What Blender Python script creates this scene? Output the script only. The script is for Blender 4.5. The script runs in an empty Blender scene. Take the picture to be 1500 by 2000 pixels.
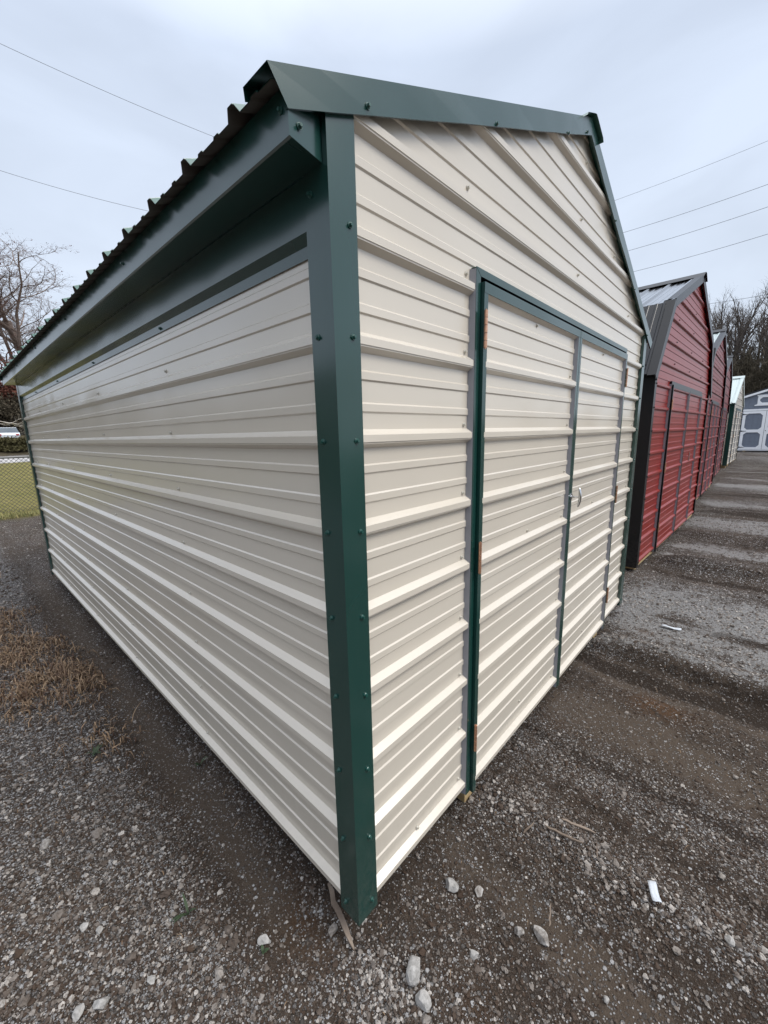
import bpy, math, random
import numpy as np
from mathutils import Vector, Matrix, Euler
random.seed(7)
RNG = np.random.default_rng(11)
SC = bpy.context.scene
COL = SC.collection
R = math.radians

# ------------------------------------------------------------------ camera
CAM_POS = Vector((-0.6465, -0.7379, 1.3843))
YAW, PITCH, ROLL, FPX = 0.7481, -0.1916, -0.0214, 792.2
fw = Vector((math.cos(PITCH) * math.cos(YAW), math.cos(PITCH) * math.sin(YAW), math.sin(PITCH)))
rt = Vector((math.sin(YAW), -math.cos(YAW), 0.0))
up = rt.cross(fw)
r2 = rt * math.cos(ROLL) + up * math.sin(ROLL)
u2 = up * math.cos(ROLL) - rt * math.sin(ROLL)
cam_d = bpy.data.cameras.new('camera')
cam = bpy.data.objects.new('camera', cam_d)
COL.objects.link(cam)
cam.matrix_world = Matrix(((r2.x, u2.x, -fw.x, CAM_POS.x), (r2.y, u2.y, -fw.y, CAM_POS.y),
                           (r2.z, u2.z, -fw.z, CAM_POS.z), (0, 0, 0, 1)))
cam_d.sensor_fit = 'HORIZONTAL'
cam_d.sensor_width = 36.0
cam_d.lens = FPX / 1500.0 * 36.0
cam_d.clip_start = 0.02
cam_d.clip_end = 3000.0
SC.camera = cam

# ------------------------------------------------------------------ sky and sun
SUN_DIR = Vector((0.42, -1.0, 1.25)).normalized()       # towards the sun behind the cloud
world = bpy.data.worlds.new('World')
SC.world = world
world.use_nodes = True
wn, wl = world.node_tree.nodes, world.node_tree.links
wn.clear()
w_out = wn.new('ShaderNodeOutputWorld')
w_sky = wn.new('ShaderNodeTexSky')
w_sky.sky_type = 'NISHITA'
w_sky.sun_disc = False
w_sky.sun_elevation = math.asin(SUN_DIR.z)
w_sky.sun_rotation = math.atan2(SUN_DIR.x, SUN_DIR.y)
w_sky.air_density = 1.0
w_sky.dust_density = 2.0
w_bg = wn.new('ShaderNodeBackground')
w_bg.inputs['Strength'].default_value = 0.09
wl.new(w_sky.outputs[0], w_bg.inputs['Color'])
# overcast layer: brighter towards the zenith, with soft cloud mottling
w_tc = wn.new('ShaderNodeTexCoord')
w_sep = wn.new('ShaderNodeSeparateXYZ')
wl.new(w_tc.outputs['Generated'], w_sep.inputs[0])
w_ramp = wn.new('ShaderNodeValToRGB')
cr = w_ramp.color_ramp
cr.elements[0].position = 0.0
cr.elements[0].color = (0.560, 0.620, 0.705, 1)
cr.elements[1].position = 1.0
cr.elements[1].color = (1.80, 1.86, 1.96, 1)
e = cr.elements.new(0.60)
e.color = (0.525, 0.595, 0.715, 1)
wl.new(w_sep.outputs['Z'], w_ramp.inputs[0])
w_map = wn.new('ShaderNodeMapping')
w_map.inputs['Scale'].default_value = (1.0, 1.0, 2.6)
wl.new(w_tc.outputs['Generated'], w_map.inputs[0])
w_noise = wn.new('ShaderNodeTexNoise')
w_noise.inputs['Scale'].default_value = 2.3
w_noise.inputs['Detail'].default_value = 5.0
w_noise.inputs['Roughness'].default_value = 0.5
w_noise.inputs['Distortion'].default_value = 0.5
wl.new(w_map.outputs[0], w_noise.inputs['Vector'])
w_mr = wn.new('ShaderNodeMapRange')
w_mr.inputs['From Min'].default_value = 0.35
w_mr.inputs['From Max'].default_value = 0.65
w_mr.inputs['To Min'].default_value = 0.94
w_mr.inputs['To Max'].default_value = 1.09
wl.new(w_noise.outputs[0], w_mr.inputs[0])
w_mul = wn.new('ShaderNodeMix')
w_mul.data_type = 'RGBA'
w_mul.blend_type = 'MULTIPLY'
w_mul.inputs[0].default_value = 1.0
wl.new(w_ramp.outputs[0], w_mul.inputs[6])
wl.new(w_mr.outputs[0], w_mul.inputs[7])
w_bg2 = wn.new('ShaderNodeBackground')
w_bg2.inputs['Strength'].default_value = 0.90
wl.new(w_mul.outputs[2], w_bg2.inputs['Color'])
w_mix = wn.new('ShaderNodeMixShader')
w_mix.inputs[0].default_value = 0.90
wl.new(w_bg.outputs[0], w_mix.inputs[1])
wl.new(w_bg2.outputs[0], w_mix.inputs[2])
wl.new(w_mix.outputs[0], w_out.inputs[0])

sun_d = bpy.data.lights.new('sun', 'SUN')
sun_d.energy = 1.5
sun_d.angle = R(25)
sun_d.color = (1.0, 0.965, 0.90)
sun = bpy.data.objects.new('sun', sun_d)
COL.objects.link(sun)
sun.rotation_euler = (-SUN_DIR).to_track_quat('-Z', 'Y').to_euler()

SC.view_settings.view_transform = 'Standard'
SC.view_settings.look = 'None'
SC.view_settings.exposure = 0.62
SC.view_settings.gamma = 1.0
SC.view_settings.use_curve_mapping = False


# ------------------------------------------------------------------ materials
def new_mat(name):
    m = bpy.data.materials.new(name)
    m.use_nodes = True
    n, l = m.node_tree.nodes, m.node_tree.links
    b = n['Principled BSDF']
    return m, n, l, b


def add_noise(n, l, scale, detail=4.0, rough=0.55, vec=None, stretch=None, dist=0.0):
    t = n.new('ShaderNodeTexNoise')
    t.inputs['Scale'].default_value = scale
    t.inputs['Detail'].default_value = detail
    t.inputs['Roughness'].default_value = rough
    t.inputs['Distortion'].default_value = dist
    if vec is None:
        tc = n.new('ShaderNodeTexCoord')
        vec = tc.outputs['Object']
    if stretch:
        mp = n.new('ShaderNodeMapping')
        mp.inputs['Scale'].default_value = stretch
        l.new(vec, mp.inputs[0])
        vec = mp.outputs[0]
    l.new(vec, t.inputs['Vector'])
    return t


def mixc(n, l, fac, a, b, mode='MIX'):
    x = n.new('ShaderNodeMix')
    x.data_type = 'RGBA'
    x.blend_type = mode
    for sock, v in ((x.inputs[0], fac), (x.inputs[6], a), (x.inputs[7], b)):
        if hasattr(v, 'is_linked') or isinstance(v, bpy.types.NodeSocket):
            l.new(v, sock)
        elif isinstance(v, (int, float)):
            sock.default_value = v
        else:
            sock.default_value = (*v, 1)
    return x.outputs[2]


def mrange(n, l, v, a, b, c=0.0, d=1.0):
    x = n.new('ShaderNodeMapRange')
    x.inputs['From Min'].default_value = a
    x.inputs['From Max'].default_value = b
    x.inputs['To Min'].default_value = c
    x.inputs['To Max'].default_value = d
    l.new(v, x.inputs[0])
    return x.outputs[0]


def bump(n, l, b, h, strength, distance):
    x = n.new('ShaderNodeBump')
    x.inputs['Strength'].default_value = strength
    x.inputs['Distance'].default_value = distance
    l.new(h, x.inputs['Height'])
    l.new(x.outputs[0], b.inputs['Normal'])
    return x


def paint(name, col, rough=0.38, spec=0.5, wave=0.004, grime=0.0, coat=0.35, dust=(0.30, 0.27, 0.23)):
    """Painted sheet steel: gently oil-canned, a little dusty towards the ground."""
    m, n, l, b = new_mat(name)
    g = add_noise(n, l, 3.0, 2, 0.5)
    g2 = add_noise(n, l, 45.0, 3, 0.6)
    c1 = mixc(n, l, mrange(n, l, g.outputs[0], 0.0, 1.0, 0.0, grime), col, tuple(c * 0.80 for c in col))
    geo = n.new('ShaderNodeNewGeometry')
    sep = n.new('ShaderNodeSeparateXYZ')
    l.new(geo.outputs['Position'], sep.inputs[0])
    low = mrange(n, l, sep.outputs['Z'], -0.05, 0.45, 1.0, 0.0)
    mu = n.new('ShaderNodeMath'); mu.operation = 'MULTIPLY'
    l.new(low, mu.inputs[0]); l.new(mrange(n, l, g2.outputs[0], 0.35, 0.75, 0.0, 0.13), mu.inputs[1])
    c2 = mixc(n, l, mu.outputs[0], c1, dust)
    l.new(c2, b.inputs['Base Color'])
    b.inputs['Roughness'].default_value = rough
    b.inputs['Specular IOR Level'].default_value = spec
    # gentle oil-canning: tilt the normal a little with smooth noise
    w = add_noise(n, l, 3.2, 1, 0.4, stretch=(1, 1, 1.6))
    geo2 = n.new('ShaderNodeNewGeometry')
    vs = n.new('ShaderNodeVectorMath'); vs.operation = 'SUBTRACT'; l.new(w.outputs['Color'], vs.inputs[0]); vs.inputs[1].default_value = (0.5, 0.5, 0.5)
    vm = n.new('ShaderNodeVectorMath'); vm.operation = 'MULTIPLY_ADD'
    l.new(vs.outputs[0], vm.inputs[0]); vm.inputs[1].default_value = (wave * 11,) * 3; l.new(geo2.outputs['Normal'], vm.inputs[2])
    vn = n.new('ShaderNodeVectorMath'); vn.operation = 'NORMALIZE'; l.new(vm.outputs[0], vn.inputs[0])
    l.new(vn.outputs[0], b.inputs['Normal']); l.new(vn.outputs[0], b.inputs['Coat Normal'])
    b.inputs['Coat Weight'].default_value = coat
    b.inputs['Coat Roughness'].default_value = max(0.14, rough - 0.10)
    return m


def simple(name, col, rough=0.6, spec=0.5, metal=0.0, var=0.15, scale=20.0, bmp=0.0, bscale=60.0):
    m, n, l, b = new_mat(name)
    g = add_noise(n, l, scale, 5, 0.6)
    c = mixc(n, l, mrange(n, l, g.outputs[0], 0.3, 0.7), tuple(x * (1 - var) for x in col), tuple(min(1, x * (1 + var)) for x in col))
    l.new(c, b.inputs['Base Color'])
    b.inputs['Roughness'].default_value = rough
    b.inputs['Specular IOR Level'].default_value = spec
    b.inputs['Metallic'].default_value = metal
    if bmp:
        g2 = add_noise(n, l, bscale, 4, 0.6)
        bump(n, l, b, g2.outputs[0], 0.9, bmp)
    return m


def wood(name, c1, c2, stretch):
    m, n, l, b = new_mat(name)
    g = add_noise(n, l, 30.0, 5, 0.65, stretch=stretch, dist=0.6)
    c = mixc(n, l, mrange(n, l, g.outputs[0], 0.35, 0.65), c1, c2)
    l.new(c, b.inputs['Base Color'])
    b.inputs['Roughness'].default_value = 0.8
    bump(n, l, b, g.outputs[0], 0.5, 0.002)
    return m


M = {}
M['cream'] = paint('cream_steel', (0.655, 0.592, 0.500), 0.26, 0.9, wave=0.010, coat=0.3)
M['cream_screw'] = paint('cream_screw', (0.53, 0.50, 0.43), 0.35, grime=0.2)
M['green'] = paint('green_trim_steel', (0.0085, 0.047, 0.039), 0.23, 0.8, wave=0.014, coat=0.12)
M['green_screw'] = paint('green_screw', (0.012, 0.070, 0.056), 0.3)
M['green_roof'] = paint('green_roof_steel', (0.026, 0.105, 0.080), 0.30, 0.7)
M['primer'] = simple('brown_grey_primer', (0.130, 0.118, 0.106), 0.6)
M['galv'] = simple('grey_galvanised_back', (0.29, 0.29, 0.315), 0.45, 0.4, 0.0, 0.06)
M['red'] = paint('barn_red_steel', (0.235, 0.0165, 0.0115), 0.32, 0.35, coat=0.0)
M['red_dull'] = paint('barn_red_steel_weathered', (0.180, 0.012, 0.011), 0.38, 0.30, coat=0.0)
M['roof_gloss'] = paint('black_roof_gloss', (0.020, 0.021, 0.025), 0.22, 1.0, coat=1.0)
M['black'] = paint('black_steel', (0.007, 0.007, 0.009), 0.34, 0.35, coat=0.0)
M['charcoal'] = paint('charcoal_steel', (0.008, 0.009, 0.013), 0.26, 0.35, coat=0.0)
M['pale_roof'] = paint('pale_galvalume_roof', (0.48, 0.55, 0.54), 0.33)
M['grey_siding'] = simple('blue_grey_siding', (0.175, 0.200, 0.250), 0.7, 0.3, 0, 0.08, 8)
M['white_trim'] = simple('white_trim_paint', (0.88, 0.89, 0.92), 0.5, 0.4, 0, 0.03, 8)
M['shingle'] = simple('dark_shingle', (0.05, 0.05, 0.055), 0.9, 0.2, 0, 0.2, 40)
M['treated'] = wood('treated_lumber', (0.36, 0.25, 0.12), (0.52, 0.39, 0.21), (1, 0.08, 1))
M['sill'] = wood('sill_board', (0.24, 0.165, 0.12), (0.36, 0.27, 0.20), (0.1, 0.1, 1))
M['weathered'] = wood('weathered_wood', (0.13, 0.095, 0.072), (0.26, 0.205, 0.16), (0.3, 0.3, 1))
M['copper'] = simple('yellow_zinc_hinge', (0.66, 0.37, 0.24), 0.30, 0.5, 0.75, 0.25, 90)
M['chrome'] = simple('chrome', (0.72, 0.73, 0.75), 0.12, 0.5, 1.0, 0.02)
M['steel'] = simple('galvanised_wire', (0.10, 0.10, 0.095), 0.5, 0.5, 0.5)
M['wire'] = simple('cable', (0.10, 0.10, 0.11), 0.7)
M['dark'] = simple('dark_void', (0.02, 0.02, 0.02), 0.9)
M['bark'] = simple('bark', (0.225, 0.175, 0.150), 0.9, 0.2, 0, 0.35, 6, 0.01, 12)
M['bark_far'] = simple('bark_far', (0.105, 0.088, 0.078), 0.9, 0.2, 0, 0.35, 3)
M['pale_bark'] = simple('pale_bark', (0.52, 0.48, 0.43), 0.8, 0.2, 0, 0.2, 6)
M['paper'] = simple('white_paper', (0.52, 0.55, 0.59), 0.5, 0.4, 0, 0.12, 90)
M['leaf_brown'] = simple('dead_leaves', (0.130, 0.052, 0.036), 0.8, 0.2, 0, 0.45, 2.5)
M['leaf_dull'] = simple('dull_brush', (0.070, 0.058, 0.040), 0.85, 0.2, 0, 0.45, 1.5)
M['leaf_olive'] = simple('olive_brush', (0.095, 0.085, 0.040), 0.85, 0.2, 0, 0.4, 1.5)
M['weed'] = simple('weed_green', (0.040, 0.062, 0.030), 0.6, 0.3, 0, 0.3, 30)
M['car_paint'] = simple('white_car_paint', (0.72, 0.76, 0.82), 0.25, 0.5)
M['car_glass'] = simple('car_glass', (0.06, 0.08, 0.10), 0.1, 0.6)
M['rubber'] = simple('rubber', (0.02, 0.02, 0.02), 0.8)
M['tail'] = simple('tail_light_red', (0.35, 0.02, 0.02), 0.3)

m, n, l, b = new_mat('straw')
oi = n.new('ShaderNodeAttribute'); oi.attribute_name = 'tone'
c = mixc(n, l, oi.outputs['Fac'], (0.085, 0.040, 0.022), (0.42, 0.29, 0.175))
l.new(c, b.inputs['Base Color']); b.inputs['Roughness'].default_value = 0.75
M['straw'] = m
m, n, l, b = new_mat('lawn_blade')
oi = n.new('ShaderNodeAttribute'); oi.attribute_name = 'tone'
c = mixc(n, l, oi.outputs['Fac'], (0.075, 0.10, 0.028), (0.36, 0.30, 0.12))
l.new(c, b.inputs['Base Color']); b.inputs['Roughness'].default_value = 0.75
M['lawn_blade'] = m


def stone_mat(name, dark, light, attr=False):
    m, n, l, b = new_mat(name)
    if attr:
        a = n.new('ShaderNodeAttribute'); a.attribute_name = 'tone'; a.attribute_type = 'INSTANCER'
        base = mixc(n, l, a.outputs['Fac'], dark, light)
    else:
        base = light
    g = add_noise(n, l, 35.0 if not attr else 3.0, 5, 0.7)
    c = mixc(n, l, mrange(n, l, g.outputs[0], 0.35, 0.65), base, (0.46, 0.44, 0.42) if not attr else base)
    c = mixc(n, l, mrange(n, l, g.outputs[0], 0.55, 0.30, 0.0, 0.55), c, dark)
    l.new(c, b.inputs['Base Color'])
    b.inputs['Roughness'].default_value = 0.82
    b.inputs['Specular IOR Level'].default_value = 0.18
    if not attr:
        bump(n, l, b, g.outputs[0], 0.8, 0.004)
    return m


M['gravel'] = stone_mat('gravel_stone', (0.058, 0.039, 0.028), (0.47, 0.435, 0.400), attr=True)
M['rock'] = stone_mat('rock', (0.10, 0.09, 0.08), (0.34, 0.33, 0.315))
M['rock_dirty'] = stone_mat('rock_dirty', (0.08, 0.066, 0.055), (0.19, 0.165, 0.145))


# ------------------------------------------------------------------ helpers
def obj(name, verts, faces, mat, parent=None, smooth=False):
    me = bpy.data.meshes.new(name)
    me.from_pydata([tuple(v) for v in verts], [], faces)
    mats = mat if isinstance(mat, (list, tuple)) else [mat]
    for x in mats:
        me.materials.append(x)
    if smooth:
        me.polygons.foreach_set('use_smooth', [True] * len(me.polygons))
    me.update()
    o = bpy.data.objects.new(name, me)
    COL.objects.link(o)
    if parent:
        o.parent = parent
    return o


def obj_np(name, verts, tris, mat, parent=None, tone=None, smooth=False, k=3):
    me = bpy.data.meshes.new(name)
    verts = np.asarray(verts, dtype=np.float32); tris = np.asarray(tris, dtype=np.int32)
    me.vertices.add(len(verts)); me.vertices.foreach_set('co', verts.ravel())
    me.loops.add(tris.size); me.loops.foreach_set('vertex_index', tris.ravel())
    me.polygons.add(len(tris))
    me.polygons.foreach_set('loop_start', np.arange(0, tris.size, k, dtype=np.int32))
    me.update(calc_edges=True)
    if smooth:
        me.polygons.foreach_set('use_smooth', np.ones(len(tris), dtype=bool))
    if tone is not None:
        at = me.attributes.new('tone', 'FLOAT', 'POINT')
        at.data.foreach_set('value', np.asarray(tone, dtype=np.float32))
    me.materials.append(mat)
    o = bpy.data.objects.new(name, me)
    COL.objects.link(o)
    if parent:
        o.parent = parent
    return o


def tag(o, label=None, cat=None, group=None, kind=None):
    if label: o['label'] = label
    if cat: o['category'] = cat
    if group: o['group'] = group
    if kind: o['kind'] = kind
    return o


def empty(name, loc=(0, 0, 0), rz=0.0):
    o = bpy.data.objects.new(name, None)
    o.empty_display_size = 0.2
    o.location = loc
    o.rotation_euler = (0, 0, rz)
    COL.objects.link(o)
    return o


class MB:
    def __init__(s):
        s.v, s.f = [], []

    def quad(s, a, b, c, d):
        i = len(s.v); s.v += [a, b, c, d]; s.f.append((i, i + 1, i + 2, i + 3)); return s

    def poly(s, pts):
        i = len(s.v); s.v += list(pts); s.f.append(tuple(range(i, i + len(pts)))); return s

    def box(s, x0, x1, y0, y1, z0, z1):
        i = len(s.v)
        s.v += [(x0, y0, z0), (x1, y0, z0), (x1, y1, z0), (x0, y1, z0), (x0, y0, z1), (x1, y0, z1), (x1, y1, z1), (x0, y1, z1)]
        s.f += [(i, i + 3, i + 2, i + 1), (i + 4, i + 5, i + 6, i + 7), (i, i + 1, i + 5, i + 4), (i + 1, i + 2, i + 6, i + 5),
                (i + 2, i + 3, i + 7, i + 6), (i + 3, i, i + 4, i + 7)]
        return s

    def prism(s, pts, d):
        """pts: planar polygon, d: extrusion vector"""
        i = len(s.v); k = len(pts); d = Vector(d)
        s.v += [tuple(p) for p in pts] + [tuple(Vector(p) + d) for p in pts]
        s.f.append(tuple(range(i + k - 1, i - 1, -1))); s.f.append(tuple(range(i + k, i + 2 * k)))
        for a in range(k):
            c = (a + 1) % k
            s.f.append((i + a, i + c, i + k + c, i + k + a))
        return s

    def sheet(s, path, t0, t1, axis):
        """bent sheet: path of 2D points swept from t0 to t1 along axis ('x','y','z'); the 2D points fill the other two axes in order"""
        def P(p, t):
            if axis == 'z': return (p[0], p[1], t)
            if axis == 'y': return (p[0], t, p[1])
            return (t, p[0], p[1])
        for a, b in zip(path[:-1], path[1:]):
            s.quad(P(a, t0), P(b, t0), P(b, t1), P(a, t1))
        return s

    def tube(s, p0, p1, r0, r1=None, k=8, caps=True):
        r1 = r0 if r1 is None else r1
        p0, p1 = Vector(p0), Vector(p1)
        d = (p1 - p0).normalized()
        a = d.orthogonal().normalized(); c = d.cross(a)
        i = len(s.v)
        for p, r in ((p0, r0), (p1, r1)):
            for j in range(k):
                t = 2 * math.pi * j / k
                s.v.append(tuple(p + a * (r * math.cos(t)) + c * (r * math.sin(t))))
        for j in range(k):
            q = (j + 1) % k
            s.f.append((i + j, i + q, i + k + q, i + k + j))
        if caps:
            s.f.append(tuple(range(i + k - 1, i - 1, -1))); s.f.append(tuple(range(i + k, i + 2 * k)))
        return s

    def build(s, name, mat, parent=None, smooth=False):
        return obj(name, s.v, s.f, mat, parent, smooth)


PITCH_RIB = 0.2286
MAJOR = [(-0.024, 0.0), (-0.0125, 0.0165), (-0.0090, 0.0168), (-0.0082, 0.019), (0.0095, 0.019), (0.0235, 0.0)]
MINOR = [(-0.0130, 0.0), (-0.0088, 0.0038), (0.0088, 0.0038), (0.0130, 0.0)]


def profile(v0, v1, phase=0.0):
    pts = []
    k0 = math.floor((v0 - phase) / PITCH_RIB) - 1
    k1 = math.ceil((v1 - phase) / PITCH_RIB) + 1
    for k in range(k0, k1 + 1):
        c = phase + k * PITCH_RIB
        pts += [(c + a, h) for a, h in MAJOR]
        for f in (1 / 3, 2 / 3):
            pts += [(c + f * PITCH_RIB + a, h) for a, h in MINOR]
    pts.sort()

    def at(v):
        for (a, ha), (b, hb) in zip(pts[:-1], pts[1:]):
            if a <= v <= b:
                return ha + (hb - ha) * (v - a) / max(1e-9, b - a)
        return 0.0
    out = [(v0, at(v0))] + [p for p in pts if v0 + 1e-5 < p[0] < v1 - 1e-5] + [(v1, at(v1))]
    return out, at


def corr(name, O, H, V, N, v0, v1, lo, hi, mat, parent=None, phase=0.0, kinks=()):
    """ribbed sheet: ribs run along H, repeat along V, stand out along N; lo/hi give the ends along H at each v"""
    pts, at = profile(v0, v1, phase)
    vals = dict(pts)
    for kz in kinks:
        if v0 < kz < v1: vals.setdefault(kz, at(kz))
    pts = sorted(vals.items())
    O, H, V, N = Vector(O), Vector(H), Vector(V), Vector(N)
    mb = MB()
    rows = []
    for v, h in pts:
        a, b = (lo(v) if callable(lo) else lo), (hi(v) if callable(hi) else hi)
        if b < a: b = a
        rows.append((O + V * v + N * h + H * a, O + V * v + N * h + H * b))
    for (a, b), (c, d) in zip(rows[:-1], rows[1:]):
        mb.quad(a, b, d, c)
    return mb.build(name, mat, parent)


SCREW = {}


def screw(parent, loc, nrm, mat, s=1.0):
    key = mat.name
    if key not in SCREW:
        mb = MB()
        mb.tube((0, 0, 0), (0, 0, 0.0016), 0.0072, 0.0072, 10)
        mb.tube((0, 0, 0.0016), (0, 0, 0.0032), 0.0058, 0.0046, 10)
        mb.tube((0, 0, 0.0032), (0, 0, 0.0075), 0.0042, 0.0038, 6)
        me = mb.build('screw', mat).data
        for o in [o for o in COL.objects if o.data == me]:
            bpy.data.objects.remove(o)
        SCREW[key] = me
    o = bpy.data.objects.new('screw', SCREW[key])
    COL.objects.link(o)
    o.parent = parent
    o.location = loc
    q = Vector(nrm).to_track_quat('Z', 'Y')
    o.rotation_euler = (q @ Euler((random.uniform(-.06, .06), random.uniform(-.06, .06), random.uniform(0, 6))).to_quaternion()).to_euler()
    o.scale = (s, s, s)
    return o


# value noise in numpy
_perm = RNG.random((256, 256))


def vnoise(x, y, f):
    X, Y = np.asarray(x) * f + 37.3, np.asarray(y) * f + 11.7
    xi, yi = np.floor(X).astype(int), np.floor(Y).astype(int)
    tx, ty = X - xi, Y - yi
    tx, ty = tx * tx * (3 - 2 * tx), ty * ty * (3 - 2 * ty)
    g = lambda i, j: _perm[i % 256, j % 256]
    return (g(xi, yi) * (1 - tx) + g(xi + 1, yi) * tx) * (1 - ty) + (g(xi, yi + 1) * (1 - tx) + g(xi + 1, yi + 1) * tx) * ty - 0.5


def fbm(x, y, f, o=4):
    s, a = 0, 1.0
    for k in range(o):
        s = s + a * vnoise(x, y, f * 2 ** k); a *= 0.5
    return s


def sstep(a, b, v):
    t = np.clip((v - a) / (b - a), 0, 1)
    return t * t * (3 - 2 * t)


def gauss(v, c, w):
    return np.exp(-((v - c) / w) ** 2)


# ------------------------------------------------------------------ ground
def rutx(x, y):
    """x coordinate straightened along the tyre ruts in front of the sheds"""
    return x + 0.10 * vnoise(x, y, 0.8) + 0.04 * vnoise(x, y, 2.4) - 0.03 * y


def height(x, y):
    x, y = np.asarray(x, dtype=float), np.asarray(y, dtype=float)
    h = -0.145 + 0.03 * sstep(2.0, 4.0, x) + 0.012 * fbm(x, y, 1.3, 3) + 0.006 * fbm(x, y, 9.0, 3)
    d = np.hypot(x, y)
    h = h + 0.0035 * fbm(x, y, 40.0, 2) * (d < 9) + 0.007 * np.abs(fbm(x, y, 14.0, 2)) * (d < 9)
    u = rutx(x, y)
    front = sstep(0.12, -0.25, y)
    streak = (vnoise(u, y * 0.10, 6.0) + 0.5 * vnoise(u, y * 0.12, 14.0)) * sstep(1.2, 2.2, u)
    ruts = (0.022 * gauss(u, 0.72, 0.10) - 0.020 * gauss(u, 1.55, 0.30) + 0.045 * (sstep(2.24, 2.33, u) - sstep(2.38, 2.75, u)) - 0.022 * gauss(u, 2.10, 0.14)
            - 0.02 * gauss(u, 2.65, 0.1) + 0.055 * (sstep(4.55, 4.66, u) - sstep(4.75, 5.2, u)) - 0.025 * gauss(u, 4.40, 0.16) + 0.050 * (sstep(6.1, 6.25, u) - sstep(6.4, 7.0, u))
            - 0.02 * gauss(u, 6.65, 0.18) + 0.02 * gauss(u, 8.7, 0.2) - 0.02 * gauss(u, 9.3, 0.25) - 0.018 * gauss(u, 0.35, 0.16))
    h = h + front * (1.8 * ruts + 0.016 * streak) * sstep(30, 12, x)
    # worn strip along the side wall
    side = sstep(0.3, -0.03, x) * sstep(-0.2, 0.3, y) * sstep(8, 5, y)
    h = h + side * (-0.018 * gauss(x, -0.10, 0.10) + 0.010 * sstep(-0.2, -0.4, x))
    # gentle rise to the far end of the yard, hills beyond, an added bank at left
    h = h + 0.16 * sstep(14, 26, x)
    h = h + 0.04 * sstep(9.2, 10.2, y) * sstep(30, 20, x)
    h = h + 2.2 * sstep(53.5, 64, y) + 4.0 * sstep(66, 130, y) + 6.0 * sstep(60, 160, x) + 5.5 * sstep(-6, -21, x)  # last term: unseen left bank put in to keep low sky off side wall
    return h


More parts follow.
